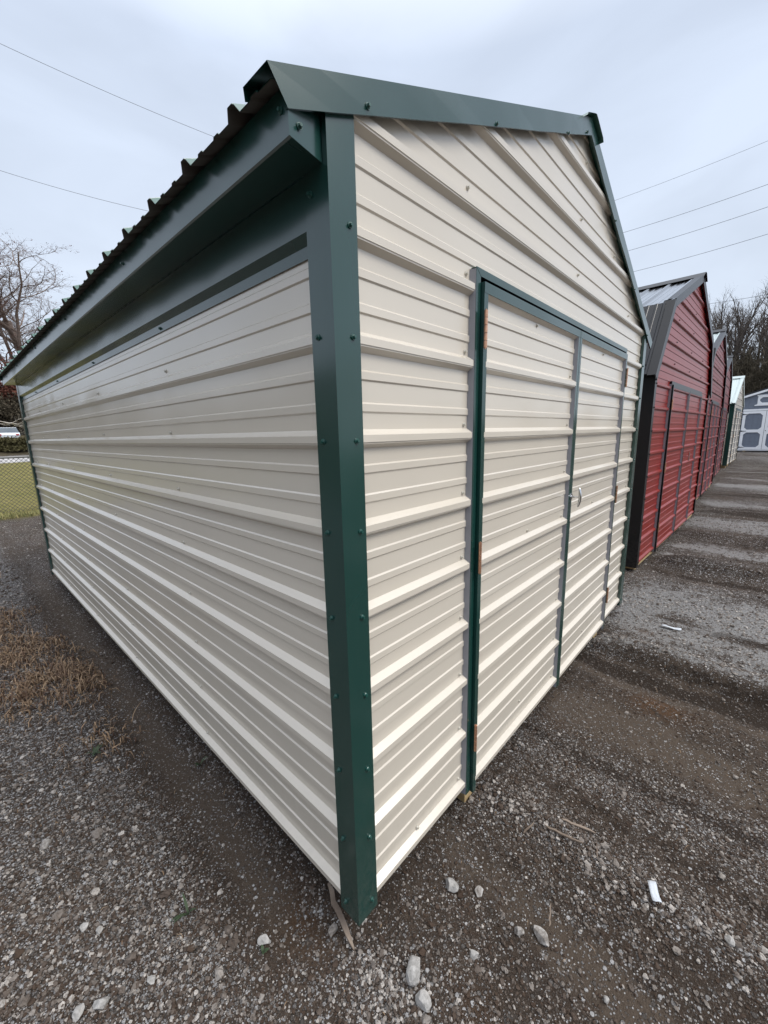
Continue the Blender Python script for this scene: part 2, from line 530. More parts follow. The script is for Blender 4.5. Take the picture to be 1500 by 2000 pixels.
def masks(x, y):
    u = rutx(x, y)
    n1 = fbm(x, y, 1.7, 4); n2 = fbm(x, y, 7.0, 3)
    front = sstep(0.20, -0.10, y)
    gf = (0.85 * gauss(u, 3.35, 0.55) + 0.55 * gauss(u, 0.72, 0.09) + 0.30 * gauss(u, 1.1, 0.25) + 0.7 * gauss(u, 2.42, 0.10) + 0.8 * gauss(u, 7.4, 0.6)
          + 0.45 * gauss(u, 5.6, 0.4) + 0.12 + 0.5 * gauss(u, 9.8, 0.5) + 0.5 * gauss(u, 12.5, 0.8) + 0.4 * sstep(15, 20, u) - 0.35 * gauss(u, 1.65, 0.28))
    gl = 0.95 * sstep(-0.20, -0.36, x + 0.06 * n2) + 0.10 + 0.35 * gauss(x, -0.02, 0.05)
    wl_ = sstep(0.10, -0.20, x) * sstep(-0.35, 0.10, y)
    corner = 0.75 * np.exp(-(((x + 0.06) / 0.11) ** 2 + ((y + 0.13) / 0.20) ** 2)) + 0.35 * np.exp(-(((x + .35) / .25) ** 2 + ((y + .1) / .3) ** 2))
    g = gf * (1 - wl_) + gl * wl_ + corner
    streak = vnoise(u, y * 0.10, 6.0) + 0.5 * vnoise(u, y * 0.12, 14.0)
    g = np.clip(g + 0.30 * n1 + 0.34 * n2 + 0.75 * streak * front * sstep(0.1, 0.6, u), 0, 1)
    weeds = np.exp(-(((x + 0.48) / 0.34) ** 2 + ((y - 3.15) / 1.0) ** 2)) + 0.9 * np.exp(-(((x + 0.22) / 0.10) ** 2 + ((y - 2.3) / 0.35) ** 2))
    lawn = sstep(9.8, 10.3, y + 0.35 * n1) * sstep(38.5, 37.5, y)
    road = sstep(37.8, 38.3, y) * sstep(54, 53, y)
    mud = np.exp(-(((x - 1.88) / 0.10) ** 2 + ((y + 0.48) / 0.13) ** 2)) + 0.7 * np.exp(-(((x - 2.75) / 0.07) ** 2 + ((y + 0.25) / 0.12) ** 2)) \
        + 0.6 * np.exp(-(((x + 0.09) / 0.06) ** 2 + ((y - 0.22) / 0.16) ** 2))
    mud = np.clip(mud + 0.5 * np.clip(n1 + n2 - 0.35, 0, 1), 0, 1)
    g = g * (1 - 0.8 * lawn) * (1 - 0.35 * np.clip(weeds, 0, 1)) * (1 - 0.6 * mud)
    wild = sstep(53.5, 55, y) + sstep(36, 40, x) + sstep(-6.5, -9, x)
    pale = (gauss(u, 3.30, 0.55) + 0.5 * gauss(u, 2.42, 0.08) + 0.9 * gauss(u, 7.4, 0.5) + 0.5 * gauss(u, 5.6, 0.3) + 0.4 * gauss(u, 9.8, 0.4) + 0.5 * gauss(u, 13, 0.8)) * front * (1 - wl_)
    pale = np.clip(pale * (1.0 + 1.0 * streak + 0.8 * n1 + 0.5 * n2), 0, 1)
    brk = 0.75 + 1.3 * vnoise(x + 5, y, 1.1)
    damp_shade = (0.9 * gauss(u, 2.16, 0.05) + 0.6 * gauss(u, 2.60, 0.035) + 1.0 * gauss(u, 4.42, 0.06) + 0.7 * gauss(u, 4.90, 0.05) + 0.7 * gauss(u, 5.28, 0.04) + 0.9 * gauss(u, 6.02, 0.07)
            + 0.8 * gauss(u, 6.72, 0.08) + 0.8 * gauss(u, 8.5, 0.12) + 0.8 * gauss(u, 9.2, 0.10) + 0.8 * gauss(u, 11, 0.2) + 0.5 * gauss(u, 1.22, 0.05) + 0.5 * gauss(u, 0.52, 0.03)) * front * brk  # dark soil lines, with the shade of the rut edges put into colour
    wide = (vnoise(u + 9, y * 0.16, 3.9) + 0.6 * vnoise(u + 2, y * 0.3, 8.0)) * sstep(3, 5, u) + 0.7 * vnoise(u + 3, y * 0.06, 1.6) * sstep(8, 12, u)
    damp_shade = damp_shade * (1.0 + 0.9 * n2 + 0.9 * streak) + front * 1.7 * np.clip(-streak - 0.16, 0, 1) * sstep(0.1, 0.6, u) + front * 1.6 * np.clip(-wide - 0.16, 0, 1)
    pale = np.clip(pale + front * 1.3 * np.clip(wide - 0.16, 0, 1), 0, 1)
    side = gauss(x, -0.115, 0.085) * sstep(0.02, 0.4, y) * sstep(6, 4.5, y)
    packed = np.clip(0.9 * side + front * (0.9 * gauss(u, 0.42, 0.09) + 0.8 * gauss(u, 1.58, 0.20) + 0.8 * gauss(u, 2.02, 0.06) + 0.6 * gauss(u, 5.1, 0.15) + 0.6 * gauss(u, 6.4, 0.15)) * (0.9 + 1.2 * n1 + 0.5 * n2), 0, 1)
    damp_shade = np.clip(np.clip(damp_shade, 0, 1) * (1 - 0.8 * packed), 0, 1)
    g = g * (1 - 0.75 * damp_shade) * (1 - 0.8 * packed)
    return g, np.clip(weeds, 0, 1), np.clip(lawn, 0, 1), road, mud, np.clip(wild, 0, 1), pale, damp_shade, packed


def axis_pts(segs):
    out = []
    for a, b, st in segs:
        out += list(np.arange(a, b, st))
    out.append(segs[-1][1])
    return np.array(out)


gx = axis_pts([(-600, -100, 50), (-100, -20, 8), (-20, -4, 1.0), (-4, -1.2, 0.15), (-1.2, 4.5, 0.022), (4.5, 9, 0.05), (9, 20, 0.2), (20, 60, 1.5), (60, 200, 8), (200, 900, 70)])
gy = axis_pts([(-300, -60, 40), (-60, -12, 4), (-12, -2.5, 0.5), (-2.5, -1.3, 0.08), (-1.3, 3.0, 0.022), (3.0, 7, 0.05), (7, 14, 0.15), (14, 40, 0.8), (40, 70, 1.0), (70, 200, 8), (200, 900, 70)])
GX, GY = np.meshgrid(gx, gy, indexing='ij')
GZ = height(GX, GY)
nx, ny = len(gx), len(gy)
idx = np.arange(nx * ny).reshape(nx, ny)
quads = np.stack([idx[:-1, :-1], idx[1:, :-1], idx[1:, 1:], idx[:-1, 1:]], -1).reshape(-1, 4)

m, n, l, b = new_mat('yard_ground')
geo = n.new('ShaderNodeNewGeometry')
pos = geo.outputs['Position']


def attr(name):
    a = n.new('ShaderNodeAttribute'); a.attribute_name = name; return a.outputs['Fac']


nz_a = add_noise(n, l, 2.0, 8, 0.65, vec=pos)
nz_b = add_noise(n, l, 55.0, 6, 0.7, vec=pos)
nz_c = add_noise(n, l, 260.0, 4, 0.7, vec=pos)
dirt = mixc(n, l, mrange(n, l, nz_a.outputs[0], 0.35, 0.65), (0.046, 0.0325, 0.0240), (0.090, 0.065, 0.048))
dirt = mixc(n, l, mrange(n, l, nz_b.outputs[0], 0.35, 0.62), dirt, mixc(n, l, 0.72, dirt, (0.030, 0.024, 0.020)))
dirt = mixc(n, l, mrange(n, l, nz_c.outputs[0], 0.52, 0.72, 0, 0.7), dirt, (0.19, 0.17, 0.15))
dirt = mixc(n, l, attr('mud'), dirt, (0.092, 0.050, 0.026))
dirt = mixc(n, l, mrange(n, l, attr('weeds'), 0, 1, 0, 0.55), dirt, (0.075, 0.048, 0.032))


def vor(scale):
    v = n.new('ShaderNodeTexVoronoi'); v.inputs['Scale'].default_value = scale; v.inputs['Randomness'].default_value = 1.0
    l.new(pos, v.inputs['Vector']); return v


v1, v2 = vor(75.0), vor(170.0)


def crisp(name, lo_, hi_, amt):
    """break the edge of a mask up with clumpy noise so that it ends like soil, not like a gradient"""
    a1 = n.new('ShaderNodeMath'); a1.operation = 'MULTIPLY_ADD'
    cl = add_noise(n, l, 16.0, 7, 0.72, vec=pos)
    c0 = n.new('ShaderNodeMath'); c0.operation = 'SUBTRACT'; l.new(cl.outputs[0], c0.inputs[0]); c0.inputs[1].default_value = 0.5
    l.new(c0.outputs[0], a1.inputs[0]); a1.inputs[1].default_value = amt; l.new(attr(name), a1.inputs[2])
    return mrange(n, l, a1.outputs[0], lo_, hi_)


damp_shade_c = crisp('damp_shade', 0.32, 0.50, 2.7)
pale_c = crisp('pale', 0.30, 0.62, 2.4)
pack_c = crisp('packed', 0.30, 0.70, 1.0)
dm = n.new('ShaderNodeMath'); dm.operation = 'MULTIPLY'; dm.inputs[1].default_value = 0.85; l.new(damp_shade_c, dm.inputs[0])
dirt = mixc(n, l, dm.outputs[0], dirt, (0.026, 0.0185, 0.0140))  # dark soil tone that also paints in the rut shading
pk = mixc(n, l, mrange(n, l, nz_c.outputs[0], 0.35, 0.65), (0.072, 0.054, 0.041), (0.110, 0.086, 0.067))
dirt = mixc(n, l, pack_c, dirt, pk)


def stone_layer(v, thr_attr, lo_, hi_):
    s = n.new('ShaderNodeSeparateColor'); l.new(v.outputs['Color'], s.inputs[0])
    tone = mrange(n, l, s.outputs['Red'], 0, 1, 0, 1)
    pw = n.new('ShaderNodeMath'); pw.operation = 'POWER'; pw.inputs[1].default_value = 1.7; l.new(tone, pw.inputs[0])
    col = mixc(n, l, pw.outputs[0], (0.085, 0.074, 0.066), (0.50, 0.49, 0.49))
    lt = n.new('ShaderNodeMath'); lt.operation = 'LESS_THAN'; l.new(s.outputs['Green'], lt.inputs[0]); l.new(thr_attr, lt.inputs[1])
    rnd = mrange(n, l, v.outputs['Distance'], lo_, hi_, 1, 0)
    mm = n.new('ShaderNodeMath'); mm.operation = 'MULTIPLY'; l.new(lt.outputs[0], mm.inputs[0]); l.new(rnd, mm.inputs[1])
    return col, mm.outputs[0]


g_at = attr('gravel')
c2_, f2_ = stone_layer(v2, mrange(n, l, g_at, 0, 1, 0.22, 0.95), 0.40, 0.55)
c1_, f1_ = stone_layer(v1, mrange(n, l, g_at, 0, 1, 0.03, 0.85), 0.40, 0.52)
col = mixc(n, l, f2_, dirt, c2_)
col = mixc(n, l, f1_, col, c1_)
pn = n.new('ShaderNodeMath'); pn.operation = 'MULTIPLY'; l.new(pale_c, pn.inputs[0]); l.new(mrange(n, l, nz_b.outputs[0], 0.25, 0.65, 0.25, 0.85), pn.inputs[1])
col = mixc(n, l, pn.outputs[0], col, (0.34, 0.335, 0.33))
dq = n.new('ShaderNodeMath'); dq.operation = 'MULTIPLY'; dq.inputs[1].default_value = 0.6; l.new(damp_shade_c, dq.inputs[0])
col = mixc(n, l, dq.outputs[0], col, (0.036, 0.027, 0.021))  # second darkening over the stones, soil tone and painted rut shade
lawn_n = add_noise(n, l, 1.2, 6, 0.7, vec=pos)
lawn_n2 = add_noise(n, l, 30, 4, 0.7, vec=pos)
lawn_c = mixc(n, l, mrange(n, l, lawn_n.outputs[0], 0.35, 0.65), (0.175, 0.165, 0.045), (0.29, 0.24, 0.090))
lawn_c = mixc(n, l, mrange(n, l, lawn_n2.outputs[0], 0.3, 0.7, 0, 0.6), lawn_c, (0.09, 0.085, 0.03))
col = mixc(n, l, attr('lawn'), col, lawn_c)
col = mixc(n, l, attr('road'), col, (0.50, 0.48, 0.47))
col = mixc(n, l, attr('wild'), col, (0.075, 0.062, 0.04))
l.new(col, b.inputs['Base Color'])
b.inputs['Roughness'].default_value = 0.9
b.inputs['Specular IOR Level'].default_value = 0.12
ad = n.new('ShaderNodeMath'); ad.operation = 'ADD'; l.new(f1_, ad.inputs[0]); l.new(nz_b.outputs[0], ad.inputs[1])
ad2 = n.new('ShaderNodeMath'); ad2.operation = 'MULTIPLY_ADD'; l.new(f2_, ad2.inputs[0]); ad2.inputs[1].default_value = 0.5; l.new(ad.outputs[0], ad2.inputs[2])
ad3 = n.new('ShaderNodeMath'); ad3.operation = 'MULTIPLY_ADD'; l.new(nz_c.outputs[0], ad3.inputs[0]); ad3.inputs[1].default_value = 0.6; l.new(ad2.outputs[0], ad3.inputs[2])
bump(n, l, b, ad3.outputs[0], 0.9, 0.011)
M['ground'] = m

gnd = obj_np('ground', np.stack([GX, GY, GZ], -1).reshape(-1, 3), quads, M['ground'], k=4, smooth=True)
tag(gnd, kind='structure')
for nm, arr in zip(('gravel', 'weeds', 'lawn', 'road', 'mud', 'wild', 'pale', 'damp_shade', 'packed'), masks(GX, GY)):
    at = gnd.data.attributes.new(nm, 'FLOAT', 'POINT')
    at.data.foreach_set('value', np.clip(arr, 0, 1).astype(np.float32).ravel())


def gz(x, y):
    return float(height(x, y))


# ------------------------------------------------------------------ main cream shed
W, L, XR = 3.0, 4.83, 1.5
SL = 0.4167                                   # 5 in 12 roof
ZB = -0.02                                    # bottom of the wall sheets
CT = -0.047                                   # bottom of the corner trims
main = empty('storage_shed', (0, 0, 0))
tag(main, 'cream ribbed steel storage shed with dark green trim and double doors, filling the foreground', 'shed')
rake_bot = lambda x: 1.970 + ((x + 0.119) if x < XR else (2 * XR - x + 0.119)) * SL
rake_top = lambda x: 2.022 + ((x + 0.159) if x < XR else (2 * XR - x + 0.159)) * SL
zpk = rake_bot(XR) + 0.04


def gx_left(z):
    return max(0.03, -0.119 + (z - 0.04 - 1.970) / SL)


def gx_right(z):
    return min(W - 0.03, 2 * XR - (-0.119 + (z - 0.04 - 1.970) / SL))


kz = (1.970 + 0.149 * SL + 0.04,)
FX0, FX1, FZ = 0.572, 2.482, 1.888            # outer edges of the door frame
DOOR_TOP = 1.849
gw = corr('gable_wall', (0, 0, 0), (1, 0, 0), (0, 0, 1), (0, -1, 0), FZ - 0.02, zpk, gx_left, gx_right, M['cream'], main, 0, kz)
gp1 = corr('gable_panel', (0, 0, 0), (1, 0, 0), (0, 0, 1), (0, -1, 0), ZB, FZ - 0.02, 0.03, FX0 + 0.012, M['cream'], main)
gp2 = corr('gable_panel', (0, 0, 0), (1, 0, 0), (0, 0, 1), (0, -1, 0), ZB, FZ - 0.02, FX1 - 0.012, W - 0.03, M['cream'], main)
sw = corr('side_wall', (0, 0, 0), (0, 1, 0), (0, 0, 1), (-1, 0, 0), ZB, 1.784, 0.03, L - 0.03, M['cream'], main)
sw2 = corr('side_wall', (W, 0, 0), (0, 1, 0), (0, 0, 1), (1, 0, 0), ZB, 1.784, 0.03, L - 0.03, M['cream'], main)
rw = corr('rear_wall', (0, L, 0), (1, 0, 0), (0, 0, 1), (0, 1, 0), ZB, zpk, gx_left, gx_right, M['cream'], main, 0, kz)

# corner trims: bent sheets with a small return hem
zt = 2.05


def corner(x, y, sx, sy, with_screws):
    t = 0.022
    X = lambda v: x + sx * v
    Y = lambda v: y + sy * v
    # sx, sy = +1 when the shed body lies on the + side of the corner
    path = [(X(-0.004), Y(0.057)), (X(-t), Y(0.057)), (X(-t), Y(-t)), (X(0.057), Y(-t)), (X(0.057), Y(-0.004))]
    o = MB().sheet(path, CT, zt, 'z').build('corner_trim', M['green'], main)
    if with_screws:
        for k in range(0, 9):
            z = k * PITCH_RIB + random.uniform(-.006, .006)
            screw(o, (X(-t - 0.0005), Y(0.034 + random.uniform(-.003, .003)), z if k < 8 else 1.89), (-sx, 0, 0), M['green_screw'])
            screw(o, (X(0.034 + random.uniform(-.003, .003)), Y(-t - 0.0005), z), (0, -sy, 0), M['green_screw'])
    return o


corner(0, 0, 1, 1, True)
corner(W, 0, -1, 1, False)
corner(0, L, 1, -1, False)
corner(W, L, -1, -1, False)
for k in range(0, 9):
    screw(main, (W - 0.034, -0.0225, k * PITCH_RIB), (0, -1, 0), M['green_screw'])
    if k < 8:
        screw(main, (-0.0225, L - 0.034, k * PITCH_RIB), (-1, 0, 0), M['green_screw'])

# eaves: flashing strip, frieze, soffit, fascia on both sides
for sgn, bx in ((1, 0.0), (-1, W)):
    X = (lambda v: v) if sgn == 1 else (lambda v: W - (v if v > -0.03 else -0.03 + (v + 0.03) * 0.15))
    y0, y1 = 0.030, L - 0.030
    YE = -0.0285 if sgn == 1 else 0.03
    fl = MB().sheet([(X(-0.0045), 1.781), (X(-0.0035), 1.808)], 0.02, L - 0.02, 'y').build('flashing', M['green'], main)
    fr = MB().sheet([(X(-0.0025), 1.807), (X(-0.0205), 1.8265), (X(-0.0205), 1.934)], y0, y1, 'y').build('frieze', M['green'], main)
    so = MB().sheet([(X(-0.0215), 1.934), (X(-0.1165), 1.932)], YE + 0.024, L + 0.004, 'y').build('soffit', M['green'], main)
    f = MB()
    f.sheet([(X(-0.112), 1.9285), (X(-0.1175), 1.9300), (X(-0.1175), 2.0120)], YE, L + 0.0285, 'y')
    for ya, yb in ((YE, YE + 0.022), (L + 0.0285, L + 0.006)):
        f.quad((X(-0.1175), ya, 1.930), (X(-0.023), yb, 1.932), (X(-0.023), yb, 2.055), (X(-0.1175), ya, 2.012))
        f.poly([(X(-0.1175), ya, 1.9298), (X(-0.023), yb, 1.9318), (X(-0.1175), yb, 1.9318)])
    fa = f.build('fascia', M['green'], main)
    if sgn == 1:
        for y in (-0.007, 0.958, 1.899, 2.821, 3.737):
            screw(fa, (-0.1180, y, 1.978), (-1, 0, 0), M['green_screw'], 0.9)
        screw(fa, (-0.090, -0.0245, 1.958), (0, -1, 0), M['green_screw'], 0.9)
        for y in (1.0, 1.993, 2.978, 3.914):
            screw(fl, (-0.0050, y, 1.794), (-1, 0, 0), M['green_screw'], 0.9)

# roof: ribbed sheets running up the slope, unpainted underside
ang = math.atan(SL)
ca, sa = math.cos(ang), math.sin(ang)
LEN = (XR + 0.150) / ca
for sgn, bx in ((1, -0.150), (-1, W + 0.150)):
    cut = 0.0 if sgn == 1 else 0.09
    zpan = 2.022 + 0.009 * SL - 0.0225
    H = Vector((sgn * ca, 0, sa)); N = Vector((-sgn * sa, 0, ca))
    corr('roof_panel', (bx, 0, zpan), H, (0, 1, 0), N, -0.026, L + 0.026, cut, LEN - 0.004, M['green_roof'], main, 0.106)
    corr('roof_underside', (bx + sgn * 0.0005, 0, zpan - 0.0016), H, (0, 1, 0), N, -0.026, L + 0.026, cut, 0.22, M['primer'], main, 0.106)

# rake trims: face, lower lip and a leg lying on the roof
for yy, dy in ((-0.032, 1), (L + 0.032, -1)):
    for sgn in (1, -1):
        X = (lambda v: v) if sgn == 1 else (lambda v: 2 * XR - v)
        o_ = MB()
        tl, bl = (X(-0.159), yy, 2.022), (X(-0.119), yy, 1.970)
        th, bh = (XR - sgn * 0.0, yy, rake_top(XR) - 0.0), (XR - sgn * 0.0, yy, rake_bot(XR))
        # cut in strips so that the sheet can ripple a little
        S = 14
        rows = []
        for i in range(S + 1):
            t = i / S
            a = Vector(tl).lerp(Vector(th), t); c = Vector(bl).lerp(Vector(bh), t)
            w_ = 0.0016 * math.sin(9 * t + 1.0) + 0.0008 * math.sin(31 * t)
            c = c + Vector((0, w_ - 0.0010, 0)) if dy == 1 else c
            rows.append((a, c))
        for (a, c), (a2, c2) in zip(rows[:-1], rows[1:]):
            o_.quad(a, c, c2, a2)
            o_.quad(c, c + Vector((0, dy * 0.009, 0.002)), c2 + Vector((0, dy * 0.009, 0.002)), c2)
            e1, e2 = a + Vector((0, dy * 0.082, 0.0005)), a2 + Vector((0, dy * 0.082, 0.0005))
            o_.quad(e1, a, a2, e2)
            dn_ = Vector((0.006 * sgn, dy * 0.006, -0.018))
            o_.quad(e1, e2, e2 + dn_, e1 + dn_)
        rk = o_.build('rake_trim', M['green'], main, smooth=False)
        if yy < 0:
            for sx, sz in (((0.089, 2.073), (0.651, 2.298), (1.228, 2.531), (1.44, 2.630)) if sgn == 1 else ((1.95, 2.456), (2.47, 2.239), (2.95, 2.040))):
                screw(rk, (sx, yy - 0.001, sz), (0, -1, 0), M['green_screw'])
# ridge cap, a bent strip overhanging the front
rz = rake_top(XR)
cap_path = [(XR - 0.115, rz - 0.115 * SL - 0.004), (XR - 0.104, rz - 0.104 * SL + 0.006), (XR - 0.022, rz - 0.022 * SL + 0.006), (XR, rz + 0.004),
            (XR + 0.022, rz - 0.022 * SL + 0.006), (XR + 0.104, rz - 0.104 * SL + 0.006), (XR + 0.115, rz - 0.115 * SL - 0.004)]
rc = MB()
rc.sheet(cap_path, -0.050, L + 0.050, 'y')
rc.build('ridge_cap', M['green_roof'], main)

# door frame
fr = MB()
FY = -0.0215
fr.prism([(FX0, FY, -0.05), (FX0 + 0.028, FY, -0.05), (FX0 + 0.028, FY, FZ - 0.022), (FX0, FY, FZ)], (0, 0.0015, 0))
fr.prism([(FX1, FY, -0.05), (FX1 - 0.028, FY, -0.05), (FX1 - 0.028, FY, FZ - 0.022), (FX1, FY, FZ)], (0, 0.0015, 0))
fr.prism([(FX0, FY - 0.0006, FZ), (FX0 + 0.028, FY - 0.0006, FZ - 0.0225), (FX1 - 0.028, FY - 0.0006, FZ - 0.0225), (FX1, FY - 0.0006, FZ)], (0, 0.0015, 0))
fr.box(FX0 + 0.0005, FX1 - 0.0005, FY + 0.002, -0.002, FZ - 0.004, FZ - 0.001)
fr.box(FX1 - 0.003, FX1 - 0.001, FY + 0.002, 0.0, -0.048, FZ - 0.005)
dframe = fr.build('door_frame', M['green'], main)


def fin(x, y_front, y_pan, z0, z1, parent, name='trim_return', amp=0.0):
    """grey unpainted return of a trim, its inner edge scribed over the ribs"""
    pts, at = profile(z0, z1)
    mb = MB()
    for (a, ha), (c, hc) in zip(pts[:-1], pts[1:]):
        fa = min(y_pan + 0.0008 - ha * 0.35, y_pan); fc = min(y_pan + 0.0008 - hc * 0.35, y_pan)
        mb.quad((x, y_front, a), (x - 0.005, fa, a), (x - 0.005, fc, c), (x, y_front, c))
    return mb.build(name, M['galv'], parent)


fin(FX0 - 0.0015, FY, -0.0005, -0.045, FZ - 0.006, dframe)
# dark jamb and header behind the leaves
jb = MB()
jb.box(FX0 + 0.0285, FX0 + 0.0300, -0.020, 0.06, -0.05, FZ - 0.03)
jb.box(FX1 - 0.0300, FX1 - 0.0285, -0.020, 0.06, -0.05, FZ - 0.03)
jb.box(FX0 + 0.028, FX1 - 0.028, 0.0, 0.06, DOOR_TOP + 0.004, FZ - 0.004)
jb.build('door_jamb', M['dark'], main)


def leaf(x0, x1, stiles):
    lf = empty('door', (0, 0, 0)); lf.parent = main
    ys, yp = -0.034, -0.0155
    d = MB()
    d.sheet([(x0 + 0.001, 0.004), (x0, ys), (x0 + stiles[0], ys), (x0 + stiles[0], yp + 0.001)], -0.052, DOOR_TOP, 'z')
    d.build('door_stile', M['green'], lf)
    d = MB()
    d.sheet([(x1 - stiles[1], ys), (x1, ys), (x1 - 0.001, 0.004)], -0.052, DOOR_TOP, 'z')
    rs = d.build('door_stile', M['green'], lf)
    f_ = fin(x1 - stiles[1] - 0.0006, ys, yp, -0.045, DOOR_TOP - 0.034, lf, 'trim_return')
    d = MB()
    d.sheet([(0.004, DOOR_TOP), (ys - 0.0007, DOOR_TOP), (ys - 0.0007, DOOR_TOP - 0.032), (yp + 0.001, DOOR_TOP - 0.033)], x0 + 0.0002, x1 - 0.0002, 'x')
    d.build('door_rail', M['green'], lf)
    corr('door_panel', (0, yp, 0), (1, 0, 0), (0, 0, 1), (0, -1, 0), ZB - 0.008, DOOR_TOP - 0.02, x0 + stiles[0] - 0.006, x1 - stiles[1] + 0.002, M['cream'], lf)
    for k in range(9):
        z = k * PITCH_RIB + 0.035
        if k % 1 == 0 and z < DOOR_TOP - 0.04:
            screw(lf, (x1 - stiles[1] - 0.038, yp - 0.0006, z), (0, -1, 0), M['cream_screw'], 0.9)
    for z in (0.107, 0.95, 1.795):
        screw(lf, ((x0 + x1) / 2 - 0.01, yp - (0.0042 if z > 9 else 0.0006), z), (0, -1, 0), M['cream_screw'], 0.9)
    return lf


d1 = leaf(0.6035, 1.5305, (0.024, 0.0225))
d2 = leaf(1.5345, 2.4500, (0.024, 0.0240))


def hinge(x, y, z, parent, s=1):
    h = MB()
    for k in range(5):
        a = z + (k - 2.5) * 0.0232
        h.tube((x, y, a + 0.0013), (x, y, a + 0.0219), 0.0058, None, 14)
    h.tube((x, y, z - 0.061), (x, y, z + 0.060), 0.0030, None, 8)
    return h.build('hinge', M['copper'], parent, smooth=False)


for z in (1.706, 0.94, 0.205):
    hinge(0.6035, -0.0410, z, d1, 1)
    hinge(2.4535, -0.0385, z, d2, -1)

# chrome T handle
hd = MB()
hx, hz = 1.546, 1.040
hd.tube((hx, -0.034, hz), (hx, -0.037, hz), 0.017, None, 16)
hd.tube((hx, -0.037, hz), (hx + 0.003, -0.078, hz - 0.002), 0.0055, 0.0050, 12)
hd.build('handle_shaft', M['chrome'], d2)
V, F = [], []
for i in range(13):
    t = i / 12 * 2 - 1
    rr = 0.0076 * math.sqrt(max(0.02, 1 - abs(t) ** 6)) * (1 - 0.25 * abs(t))
    c_ = Vector((hx + 0.003 + 0.003 * t, -0.078 + 0.008 * t * t, hz - 0.002 + 0.052 * t))
    for j in range(12):
        a_ = math.pi * 2 * j / 12
        V.append((c_.x + rr * 0.8 * math.cos(a_), c_.y + rr * math.sin(a_), c_.z))
for i in range(12):
    for j in range(12):
        F.append((12 * i + j, 12 * i + (j + 1) % 12, 12 * i + 12 + (j + 1) % 12, 12 * i + 12 + j))
F += [tuple(range(11, -1, -1)), tuple(range(144, 156))]
obj('handle', V, F, M['chrome'], d2, True)


# screws over the wall sheets
for k in range(9):
    z = k * PITCH_RIB + 0.036
    screw(gp1, (0.545, -0.0006, z), (0, -1, 0), M['cream_screw'])
    if k == 0: screw(gp1, (0.283, -0.0006, 0.030), (0, -1, 0), M['cream_screw'])
    screw(gp2, (2.88, -0.0006, z), (0, -1, 0), M['cream_screw'])
    if k < 8:
        for y in (1.015, 2.0, 2.95, 3.93, 4.55):
            screw(sw, (-0.0006, y + random.uniform(-.012, .012), z + random.uniform(-.004, .004)), (-1, 0, 0), M['cream_screw'])
for x, z in ((0.546, 2.100), (1.536, 2.338), (1.536, 2.102), (2.517, 2.098), (1.554, 2.575), (2.10, 2.335)):
    screw(gw, (x, -0.0006, z), (0, -1, 0), M['cream_screw'])

# floor frame, runners, closed inside
sb = MB()
sb.box(0.004, W - 0.004, 0.003, 0.04, -0.034, 0.10)
sb.box(0.004, W - 0.004, L - 0.04, L - 0.003, -0.034, 0.10)
sb.box(0.0042, 0.04, 0.04, L - 0.04, -0.034, 0.10)
sb.box(W - 0.04, W - 0.0042, 0.04, L - 0.04, -0.034, 0.10)
sb.build('sill_board', M['sill'], main)
MB().box(0.04, W - 0.04, 0.04, L - 0.04, -0.033, 0.0).build('floor', M['dark'], main)
for x in (0.665, 2.42):
    MB().box(x - 0.045, x + 0.045, 0.012, L - 0.012, -0.148, -0.0345).build('runner', M['treated'], main)


